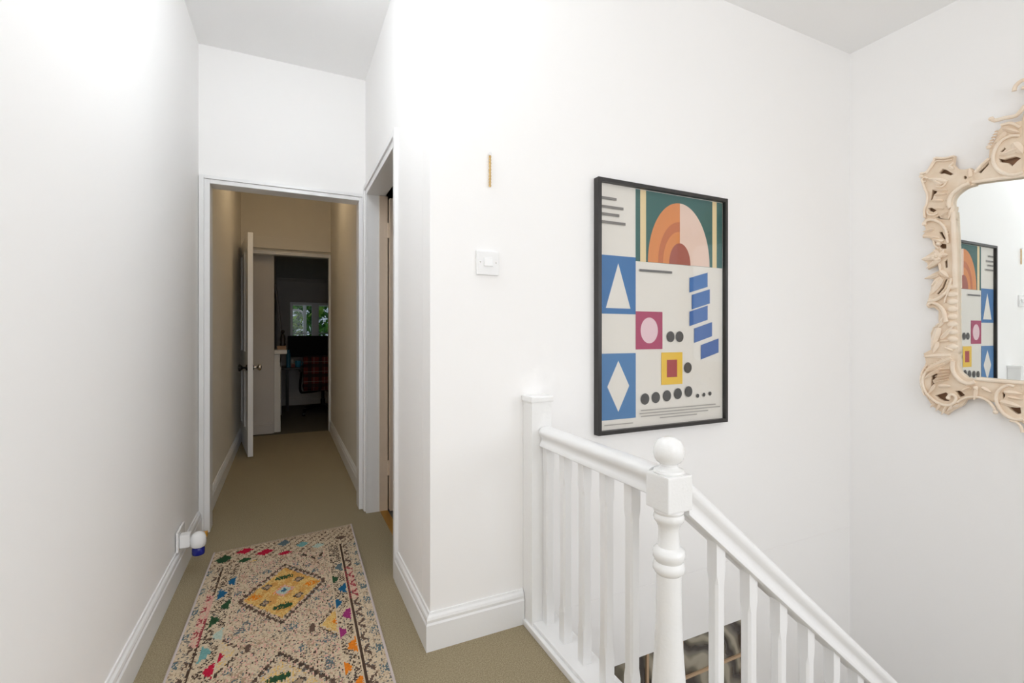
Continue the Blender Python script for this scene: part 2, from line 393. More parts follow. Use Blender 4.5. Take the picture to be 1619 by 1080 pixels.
# ================================================================ BANISTER
BX, BY = .858, .895
RAILP = [(-.022,0),(.022,0),(.028,.004),(.028,.012),(.0235,.018),(.021,.028),(.0225,.036),(.029,.044),(.032,.052),(.031,.060),(.026,.067),(.016,.0715),(0,.073),
         (-.016,.0715),(-.026,.067),(-.031,.060),(-.032,.052),(-.029,.044),(-.0225,.036),(-.021,.028),(-.0235,.018),(-.028,.012),(-.028,.004)]
def baluster(bm, x, y, z0, z1, slope=0, w=.016):
    """square spindle with stopped chamfers; top cut to the rake"""
    c = .006; zs = [z0, z0+.10, z0+.125, z1-.10, z1-.075, z1]
    rings = []
    for i, z in enumerate(zs):
        ch = c if i in (2, 3) else .0008
        pts = [(-w+ch,-w),(w-ch,-w),(w,-w+ch),(w,w-ch),(w-ch,w),(-w+ch,w),(-w,w-ch),(-w,-w+ch)]
        rings.append([bm.verts.new((x+a, y+b, z+(slope*a if i in (0, len(zs)-1) else 0))) for a, b in pts])
    for i in range(len(rings)-1):
        for k in range(8): bm.faces.new((rings[i][k], rings[i][(k+1) % 8], rings[i+1][(k+1) % 8], rings[i+1][k]))
    bm.faces.new(list(reversed(rings[0]))); bm.faces.new(rings[-1]); return bm
lb = thing('landing_banister', 'short level white banister with five square spindles along the landing edge', 'banister', (BX, 1.2, 0))
obj('handrail', sweep(BM(), RAILP, (BX, 1.508, .664), (BX, BY+.040, .664)), 'gloss', lb, True)
bm = BM(); box(bm, .806, .908, BY+.040, WY-.002, .0005, .032, .003); obj('base_rail', bm, 'gloss', lb)
bm = BM(); box(bm, .790, .8055, BY+.040, WY-.02, .0005, .022, .004); obj('base_bead', bm, 'gloss', lb)
for y in (1.493, 1.376, 1.262, 1.147, 1.033): obj('baluster', baluster(BM(), BX, y, .032, .668), 'gloss', lb)
bm = BM(); box(bm, .800, .882, 1.510, WY-.0005, .001, .832, .003); wp = obj('wall_post', bm, 'oldgloss', lb)
bm = BM(); box(bm, .794, .888, 1.504, WY-.0005, .826, .848, .005); obj('post_cap', bm, 'oldgloss', wp)
struct('trim_landing_apron', box(BM(), VX+.0, .905, BY-.06, WY-.002, -.30, -.0005), 'gloss')

nw = thing('newel_post', 'white turned newel post with ball finial at the corner of the banister', 'newel post', (BX, BY, -.6))
def sq(bm, z0, z1, w=.039, bev=.003): return box(bm, BX-w, BX+w, BY-w, BY+w, z0, z1, bev)
obj('newel_block', sq(BM(), .642, .729, .039, .004), 'oldgloss', nw)
obj('ball_finial', lathe(BM(), [(.036, .729), (.038, .733), (.036, .738), (.025, .742), (.021, .747), (.022, .752), (.029, .757), (.0345, .765), (.0375, .776), (.037, .788), (.033, .800), (.026, .810), (.014, .8165), (.0, .818)], (BX, BY, 0), 32), 'oldgloss', nw, True)
obj('newel_shaft', lathe(BM(), [(.034, .6415), (.0365, .636), (.034, .630), (.036, .626), (.0375, .619), (.035, .612), (.029, .604), (.026, .596), (.0245, .585), (.025, .565), (.027, .548), (.030, .545),
    (.037, .540), (.0395, .532), (.0385, .522), (.034, .515), (.0325, .511), (.036, .507), (.0385, .499), (.0385, .491), (.034, .484), (.0295, .480), (.030, .465), (.0305, .42), (.0315, .37), (.034, .30), (.038, .24), (.041, .20), (.040, .17), (.034, .15), (.034, .14), (.039, .13), (.039, .12)], (BX, BY, 0), 32), 'oldgloss', nw, True)
obj('newel_foot', sq(BM(), -.60, .12, .039, .003), 'oldgloss', nw)
for (y, z) in ((.005, .700), (-.018, .694)):
    pass
obj('filled_screw_hole', lathe(BM(), [(.005, 0), (.0045, .0015), (.0, .002)], (BX+.012, BY-.0395, .700), 10, 'y'), 'oldgloss', nw, True)
obj('filled_screw_hole', lathe(BM(), [(.005, 0), (.0045, .0015), (.0, .002)], (BX+.027, BY-.0395, .694), 10, 'y'), 'oldgloss', nw, True)

sb = thing('stair_banister', 'sloping white banister descending the stairs to the right of the newel', 'banister', (1.4, BY, -.6))
SL = -.849; kk = math.sqrt(1+SL*SL)
zr0 = .712-.073*kk+.006                      # underside of rail at the newel face
x1 = WX-.002
obj('handrail', sweep(BM(), RAILP, (BX+.0395, BY, zr0), (x1, BY, zr0+SL*(x1-BX-.039))), 'gloss', sb, True)
def srail(x): return zr0+SL*(x-BX-.039)
bm = BM()
sweep(bm, [(-.02,0),(.02,0),(.02,.28),(-.02,.28)], (BX+.041, BY, srail(BX+.041)-.98), (x1, BY, srail(x1)-.98)); obj('string_board', bm, 'gloss', sb)
i = 0
while 1.022+.124*i < WX-.03:
    x = 1.022+.124*i; obj('baluster', baluster(BM(), x, BY, srail(x)-.63, srail(x)+.006, SL), 'gloss', sb); i += 1

# ================================================================ FRAMED PICTURE
PX0, PX1, PZ0, PZ1 = 1.120, 1.848, .669, 1.701
pf = thing('framed_poster', 'black framed poster of blue, magenta and yellow colour blocks on the white wall', 'picture', ((PX0+PX1)/2, WY, PZ0))
fw = .0165; yf, yb = WY-.032, WY-.001
bxo('frame_stile', PX0, PX0+fw, yf, yb, PZ0, PZ1, 'black', pf, .0015); bxo('frame_stile', PX1-fw, PX1, yf, yb, PZ0, PZ1, 'black', pf, .0015)
bxo('frame_rail', PX0+fw, PX1-fw, yf, yb, PZ1-fw, PZ1, 'black', pf, .0015); bxo('frame_rail', PX0+fw, PX1-fw, yf, yb, PZ0, PZ0+fw, 'black', pf, .0015)
def pcol(n, c): M[n] = mat(n, c, .6); return n
paper = mat('poster_paper', (226, 222, 214), .6)
ix0, ix1, iz0, iz1 = PX0+fw, PX1-fw, PZ0+fw, PZ1-fw
pw, ph = ix1-ix0, iz1-iz0
bxo('backing_board', ix0, ix1, WY-.012, WY-.001, iz0, iz1, 'tan', pf)
prn = bxo('print', ix0, ix1, WY-.0145, WY-.0122, iz0, iz1, paper, pf)
prn['label'] = 'pale sheet printed with flat colour blocks'
_lay = [0]
def ink(name, pts, rgb, parent=prn):
    """flat printed patch; pts in (0..1 across, 0..1 down)"""
    _lay[0] += 1; y = WY-.0146-.00012*_lay[0]
    bm = BM(); vsx = [bm.verts.new((ix0+u*pw, y, iz1-v*ph)) for u, v in pts]; bm.faces.new(vsx)
    key = 'ink_%d_%d_%d' % rgb
    if key not in M: M[key] = mat(key, rgb, .6)
    me = bpy.data.meshes.new(name); bm.to_mesh(me); bm.free(); return link(name, me, M[key], parent)
def rect(u0, u1, v0, v1): return [(u0, v0), (u1, v0), (u1, v1), (u0, v1)]
def disc(cu, cv, ru, rv, n=28, a0=0, a1=2*PI): return [(cu+ru*math.cos(a0+(a1-a0)*k/n), cv+rv*math.sin(a0+(a1-a0)*k/n)) for k in range(n if a1-a0 > 6.2 else n+1)]
GRN, ORG, PCH, BUF, BLU, MAG, YEL, DRK = (38, 94, 90), (214, 134, 72), (228, 200, 184), (226, 204, 156), (44, 108, 166), (168, 56, 96), (232, 190, 58), (66, 65, 64)
# plain geometric composition: overlapping arcs and bands on a checker of colour blocks
ink('colour_block', rect(.265, .998, .002, .305), GRN)
ink('colour_block', [(.36, .304)]+disc(.62, .304, .26, .27, 28, PI, 2*PI)+[(.88, .304)], ORG)
ink('colour_block', [(.62, .304), (.62, .034)]+disc(.62, .304, .26, .27, 16, 1.5*PI, 2*PI)[1:], PCH)
ink('colour_block', [(.44, .304)]+disc(.62, .304, .18, .187, 24, PI, 1.5*PI)+[(.62, .160)]+list(reversed(disc(.62, .304, .14, .144, 24, PI, 1.5*PI))), (190, 106, 60))
ink('colour_block', rect(.30, .345, .002, .305), BUF); ink('colour_block', rect(.905, .945, .002, .305), BUF)
ink('colour_block', disc(.62, .304, .09, .094, 24, PI, 2*PI), (160, 82, 66))
ink('colour_block', rect(.002, .265, .290, .528), BLU)
ink('colour_block', [(.045, .505), (.135, .320), (.225, .505)], (226, 222, 214))
ink('colour_block', rect(.265, .475, .515, .675), MAG)
ink('colour_block', disc(.37, .595, .068, .055), (226, 196, 202))
ink('colour_block', rect(.002, .265, .690, .960), (66, 120, 172))
ink('colour_block', [(.135, .72), (.215, .825), (.135, .93), (.055, .825)], (226, 222, 214))
ink('colour_block', rect(.465, .640, .690, .830), YEL)
ink('colour_block', rect(.51, .595, .722, .798), (164, 56, 58))
for k, (u, v) in enumerate(((.70, .36), (.72, .435), (.70, .51), (.74, .585), (.80, .66))): ink('colour_block', [(u, v), (u+.16, v-.03), (u+.16, v+.035), (u, v+.065)], (44, 104-4*k, 170-3*k))
for u, v in ((.54, .622), (.615, .622), (.685, .76), (.335, .885), (.42, .882), (.51, .878), (.60, .872), (.69, .866)): ink('dark_disc', disc(u, v, .033, .024), DRK)
for u, v in ((.77, .888), (.825, .885), (.88, .882)): ink('dark_disc', disc(u, v, .013, .009, 14), DRK)
for v, u1 in ((.060, .12), (.095, .17), (.125, .14), (.157, .185)): ink('thin_band', rect(.012, u1, v-.005, v+.006), (120, 116, 112))
ink('thin_band', rect(.29, .55, .337, .347), (104, 102, 100))
for k, (u0, u1) in enumerate(((.30, .93), (.29, .97), (.30, .86), (.45, .76))): ink('thin_band', rect(u0, u1, .930+.0125*k, .9345+.0125*k), (166, 162, 156))
ink('thin_band', rect(.03, .24, .978, .982), (166, 162, 156))
bxo('glazing', ix0, ix1, WY-.0245, WY-.0235, iz0, iz1, 'glaze', pf)

# ================================================================ LIGHT SWITCH AND CORD
sw = thing('light_switch', 'square white plastic light switch on the wall left of the poster', 'light switch', (.655, WY, 1.286))
bxo('faceplate', .612, .698, WY-.011, WY-.0005, 1.286, 1.372, 'plastic', sw, .003)
bm = BM(); a = [bm.verts.new(p) for p in ((.638,WY-.0112,1.317),(.672,WY-.0112,1.317),(.672,WY-.0112,1.347),(.638,WY-.0112,1.347),(.639,WY-.0185,1.318),(.671,WY-.0185,1.318),(.671,WY-.0135,1.346),(.639,WY-.0135,1.346))]
for q in ((3,2,1,0),(4,5,6,7),(0,1,5,4),(1,2,6,5),(2,3,7,6),(3,0,4,7)): bm.faces.new([a[i] for i in q])
obj('rocker', bm, 'plastic', sw)
for x in (.625, .686): obj('screw', lathe(BM(), [(.0022, -.0118), (.0022, -.0111)], (x, WY, 1.331), 10, 'y'), 'chrome', sw)
hc = thing('hanging_cord', 'short twisted gold cord hanging from a nail above the light switch', 'cord', (.664, WY, 1.60))
obj('nail', lathe(BM(), [(.006, -.012), (.006, -.010), (.003, -.009), (.003, -.0005)], (.664, WY, 1.722), 12, 'y'), 'plastic', hc, True)
bm = BM()
for ph_ in (0, PI): tube(bm, [(.664+.0025*math.cos(k*1.15+ph_), WY-.007+.0022*math.sin(k*1.15+ph_), 1.722-.0042*k) for k in range(29)], .0020, n=6)
obj('cord_strand', bm, 'gold', hc, True)
# ================================================================ SOCKET AND PLUG-IN FRESHENER (left wall)
sx = lx(2.56)
so = thing('wall_socket', 'white wall socket just above the left skirting board', 'socket', (sx, 2.56, .13))
bxo('faceplate', sx+.0035, sx+.013, 2.47, 2.616, .1285, .2145, 'plastic', so, .003)
fr = thing('air_freshener', 'white plug-in air freshener with a blue refill in the low wall socket', 'air freshener', (sx+.05, 2.52, .13))
bxo('plug_body', sx+.0135, sx+.052, 2.484, 2.528, .140, .196, 'plastic', fr, .005)
bm = lathe(BM(), [(.024, .128), (.029, .134), (.031, .15), (.030, .168), (.024, .184), (.012, .193), (0, .195)], (sx+.080, 2.512, .0), 20); obj('dome', bm, 'plastic', fr, True)
obj('refill_bottle', lathe(BM(), [(.018, .092), (.023, .094), (.025, .100), (.025, .120), (.021, .1275)], (sx+.080, 2.512, 0), 20), 'blue', fr, True)
wd = tag(obj('yellow_wedge', prism(BM(), [(-.403, 2.955), (-.378, 2.965), (-.376, 2.995), (-.402, 2.99)], .0005, .024), 'yellow'), 'small yellow-orange wedge on the carpet at the foot of the corridor doorframe', 'wedge')

# ================================================================ CEILING LAMP (above, out of view)
LX, LY, LZ = .08, 1.42, 2.44
cl = thing('ceiling_lamp', 'white opal globe lamp on a short rod above the landing', 'lamp', (LX, LY, LZ-.13))
obj('ceiling_rose', lathe(BM(), [(.05, CZ-.02), (.055, CZ-.008), (.055, CZ-.0005)], (LX, LY, 0), 24), 'plastic', cl, True)
obj('rod', lathe(BM(), [(.008, LZ+.13), (.008, CZ-.02)], (LX, LY, 0), 12), 'chrome', cl, True)
obj('globe_gallery', lathe(BM(), [(.045, LZ+.118), (.045, LZ+.135), (.02, LZ+.142)], (LX, LY, 0), 24), 'chrome', cl, True)
# the lit globe itself gives the light
LE = CEILING_LAMP_POWER/(4*PI*.12*.12*PI)
obj('globe', lathe(BM(), [(.12*math.sin(a), LZ-.12*math.cos(a)) for a in [PI*(k+.2)/16 for k in range(15)]], (LX, LY, 0), 32), emis('lit_opal_glass', (241, 247, 252), LE), cl, True)

# dim warm fill lamp, added to brighten the inner corridor, unseen above the door head
KX, KY, KZ = .02, 4.3, 2.50
kl = thing('corridor_fill_lamp', 'small round fill lamp added on the inner corridor ceiling', 'lamp', (KX, KY, KZ-.06))
obj('lamp_base', lathe(BM(), [(.075, 2.535), (.075, 2.5595)], (KX, KY, 0), 24), 'plastic', kl, True)
obj('globe', lathe(BM(), [(.07*math.sin(a), KZ-.035-.07*math.cos(a)) for a in [PI*(k+.2)/14 for k in range(13)]], (KX, KY, 0), 24), emis('warm_fill_globe', (255, 230, 192), CORRIDOR_FILL_POWER/(4*PI*.07*.07*PI)), kl, True)

# ================================================================ RUG
TLx, TLy, TRx, TRy = -.314, 2.712, .331, 2.796
RL = 2.0; NS, NT = 144, 440
def rp(s, t): return (TLx+s*(TRx-TLx)-.023*t, TLy+s*(TRy-TLy)-t)
rug = thing('patterned_rug', 'multicoloured Persian-style runner rug with a yellow diamond on the hall carpet', 'rug', (0, 1.8, 0))
C_ = dict(base=(200, 182, 156), base2=(186, 168, 144), dark=(74, 62, 54), brown=(98, 80, 70), grey=(112, 110, 106), line=(78, 62, 52), pink=(206, 160, 146), rose=(150, 70, 74), yel=(212, 178, 112), yel2=(198, 150, 84),
          or_=(214, 124, 40), blue=(38, 92, 128), green=(48, 78, 54), mag=(150, 56, 110), red=(178, 36, 62), teal=(112, 158, 156), lteal=(170, 186, 174), tan=(164, 142, 118), slate=(92, 108, 114))
prev = {}
rr = random.Random(5)
def hsh(a, b, c=0):
    n = (a*374761393+b*668265263+c*974711) & 0xffffffff; n = ((n ^ (n >> 13))*1274126177) & 0xffffffff
    return ((n ^ (n >> 16)) & 0xffff)/65535.0
def dia(s, t, cs, ct, hs, ht): return abs(s-cs)/hs+abs(t-ct)/ht
small = []      # free motifs: (s, t, half s, half t, colour)
for a in ((.21,.061,.065,.034,'red'),(.349,.127,.065,.034,'red'),(.487,.191,.055,.02,'red'),(.081,.105,.06,.045,'green'),(.22,.167,.05,.026,'green'),(.477,.066,.05,.04,'slate'),(.609,.132,.05,.035,'teal'),(.72,.19,.05,.03,'lteal'),
          (.899,.156,.04,.028,'brown'),(.845,.30,.035,.03,'teal'),(.285,.235,.06,.045,'yel'),(.34,.29,.03,.02,'tan')): small.append(a)
bandm = []
for k in range(10):
    t0 = .363+.2*k
    bandm.append((.182, t0, ('blue','green','teal','red','blue','or_','green','mag','blue','red')[(k+0) % 10] if k not in (2,) else 'lteal', 1))
    bandm.append((.138, t0+.095, ('blue','green','teal','or_','mag','blue','red','green','or_','blue')[k], -1))
    bandm.append((.800, t0+.225, ('green','blue','mag','or_','red','green','blue','mag','or_','teal')[k], -1))
    bandm.append((.848, t0+.12, ('slate','blue','mag','or_','or_','teal','blue','green','mag','red')[k], 1))
bandm = [(s, t, ('red' if (abs(s-.182) < .01 and abs(t-.963) < .02) else c), d) for s, t, c, d in bandm]
def motif(s, t):
    ii = int(s*NS); jj = int(t/RL*NT)
    s = s+(hsh(jj, ii//3, 31)-.5)*.005; t = t+(hsh(ii, jj//3, 37)-.5)*.010
    s = min(max(s, .001), .999); t = max(t, .001)
    # -- edges
    i = int(s*NS); j = int(t/RL*NT)
    n1 = hsh(i, j); n2 = hsh(i//2, j//2, 3); n3 = hsh(i//6, j//8, 9)
    tt = t
    base = 'base' if n1 > .18 else 'base2'
    if n1 < .07: base = 'grey'
    if tt < .025: return 'base2' if n1 > .4 else 'tan'
    # end band
    if tt < .19+.05*s:
        for (cs, ct, hs, ht, c) in small:
            d = dia(s, t, cs, ct, hs, ht)
            if d < 1: return c
        if (i//3+j//4) % 3 == 0 and n2 > .35: return 'brown' if n1 > .3 else 'tan'
        if n1 < .30: return 'tan'
        return base
    # dark guard lines
    if abs(s-.092) < .006: return 'line' if (t < .45 or t > .8) else ('pink' if t < .62 else 'rose')
    if abs(s-.882) < .007: return 'line' if (t > .78 or t < .5) else ('rose' if n1 > .4 else 'line')
    if s < .092:
        # outer border, left: grey ticks at the edge, Y marks by the line
        if .035 > s and (j//9) % 4 == 1 and n1 < .55: return 'slate'
        if .052 < s < .086:
            q = (t % .085)/.085; dd = abs(q-.5)
            if abs(dd-(.086-s)*6) < .07 and s < .078: return 'rose' if .40 < t < .78 else 'brown'
            if .42 < t < .8 and n1 < .6: return 'pink'
        if n1 < .22: return 'grey' if n2 > .4 else 'tan'
        return base
    if s > .882:
        if s > .955 and (j//8) % 3 == 1 and n1 < .55: return 'slate'
        if .893 < s < .932:
            q = (t % .078)/.078; dd = abs(q-.5)
            if abs(dd-(s-.893)*9) < .10: return 'brown' if (t > .78 or t < .5) else 'rose'
            if .5 < t < .8 and n1 < .5: return 'pink'
        if n1 < .24: return 'grey' if n2 > .4 else 'tan'
        return base
    # pale inner lines
    if abs(s-.203) < .005 or abs(s-.104) < .004: return 'base'
    if abs(s-.787) < .005 or abs(s-.870) < .004: return 'base'
    if s < .2 or s > .79:
        for (cs, ct, c, sg) in bandm:
            u = (s-cs)*sg
            if abs(t-ct) < .048 and -.026 < u < .022:
                if abs(t-ct) < .010+.036*(u+.026)/.048: return c
            if abs(t-ct) < .06 and abs(s-cs) < .032 and n1 < .5: return base
        if (i//2+j//2) % 2 == 0 and n2 > .22: return 'dark' if n1 > .25 else 'brown'
        if n1 < .25: return 'tan'
        return base
    # field: diamonds every .448
    for kd in range(4):
        cd = .565+.448*kd*1.0+(.215 if kd else 0)*0
        ct = .565 if kd == 0 else 1.235+.67*(kd-1)
        d = dia(s, t, .495, ct, .245, .225)
        if d < .93:
            if kd == 0 or True:
                u, v = s-.495, t-ct
                for (a, b, c) in ((0,-.118,'green'),(0,.124,'green')):
                    if abs(u-a) < .055 and abs(v-b) < .006+.012*(1-abs(u-a)/.055)+(.010 if int(abs(u-a)*120) % 2 else 0)*.8 and n1 > .12: return c
                for a in (-.165, .165):
                    if dia(u, v, a, 0, .052, .026) < 1 and n1 < .62: return 'or_'
                for (a, b) in ((-.1,-.066),(.09,-.066),(.09,.07),(-.1,.066)):
                    e = dia(u, v, a, b, .034, .024)
                    if .62 < e < 1.05: return 'dark' if n1 > .3 else 'grey'
                    if e < .62: return 'tan'
                e = dia(u, v, 0, 0, .062, .045)
                if e < .35: return 'blue' if n1 > .3 else 'slate'
                if e < .75: return 'lteal'
                if e < 1.1: return 'pink' if n1 > .3 else 'or_'
            if kd: return 'yel' if n1 < .22 else ('tan' if n1 < .34 else base)
            return 'yel2' if (n1 < .34 or n3 < .2) else 'yel'
        if d < 1.13 and (int(abs(s-.495)*44)+int(abs(t-ct)*44)) % 2 == 0: return 'brown' if n2 > .3 else 'dark'
    # half diamonds against the side bands
    for kd in range(4):
        ct = .905+.67*kd
        for cs, sg in ((.20, 1), (.79, -1)):
            u = (s-cs)*sg; d = abs(u)/.12+abs(t-ct)/.11
            if d < .86:
                if d < .28: return 'red' if sg > 0 else 'or_'
                if sg < 0 and d < .75: return 'yel' if n1 > .25 else 'yel2'
                if n1 < .2: return 'yel'
                return base
            if d < 1.06 and (int(u*50)+int(abs(t-ct)*50)) % 2 == 0: return 'brown' if n2 > .4 else 'dark'
            if abs(u-.137) < .014 and abs(t-ct) < .022: return 'brown'
    # top steps
    q = .245+.75*abs(s-.69)*(1 if s < .69 else 1)
    if .58 < s < .79 and abs(t-(.335-.9*abs(s-.70))) < .012 and (i//4) % 2 == 0: return 'dark'
    # speckled ground
    if n3 < .16 and n1 < .5: return 'slate' if n2 > .45 else 'grey'
    if n3 > .93 and n1 < .6: return 'tan'
    if n1 < .13: return 'dark' if n2 > .5 else 'grey'
    if n1 < .25: return 'tan'
    if n1 > .88: return 'pink'
    return 'base'
verts = []; faces = []; cols = []
for j in range(NT+1):
    for i in range(NS+1):
        x, y = rp(i/NS, j*RL/NT); e = i in (0, NS) or j in (0, NT)
        verts.append((x, y, .006 if e else .0075+.0022*hsh(i, j, 17)+.0008*((i+j) % 2)))
for j in range(NT):
    for i in range(NS):
        faces.append((j*(NS+1)+i, (j+1)*(NS+1)+i, (j+1)*(NS+1)+i+1, j*(NS+1)+i+1))
        c = lin(C_[motif((i+.5)/NS, (j+.5)*RL/NT)]); v = .88+.24*hsh(i, j, 23)
        cols.extend([c[0]*v, c[1]*v, c[2]*v, 1]*4)
# underside and edge so the rug has thickness
nb = len(verts)
for (s, t) in ((0,0),(1,0),(1,RL),(0,RL)): verts.append(rp(s, t)+(.0008,))
faces.append((nb, nb+1, nb+2, nb+3)); cols.extend(list(lin((150,140,125)))*4)
me = bpy.data.meshes.new('rug_pile'); me.from_pydata(verts, [], faces)
ca = me.color_attributes.new('knots', 'FLOAT_COLOR', 'CORNER'); ca.data.foreach_set('color', cols)
rm = mat('woven_rug', (200, 190, 170), .95, bump=(500, .5, .003), spec=.05); nt = rm.node_tree
va = nt.nodes.new('ShaderNodeVertexColor'); va.layer_name = 'knots'; nt.links.new(va.outputs['Color'], nt.nodes['Principled BSDF'].inputs['Base Color'])
link('rug_pile', me, rm, rug)
M['binding'] = mat('rug_binding', (196, 184, 180), .9, bump=(300, .5, .003))
for s in (0, 1):
    obj('edge_binding', tube(BM(), [rp(s, t_)+(.0058,) for t_ in (0, RL/2, RL)], .0050, n=8), 'binding', rug, True)
for t_ in (0, RL): obj('edge_binding', tube(BM(), [rp(s, t_)+(.0045,) for s in (0, .5, 1)], .0032, n=6), 'binding', rug, True)
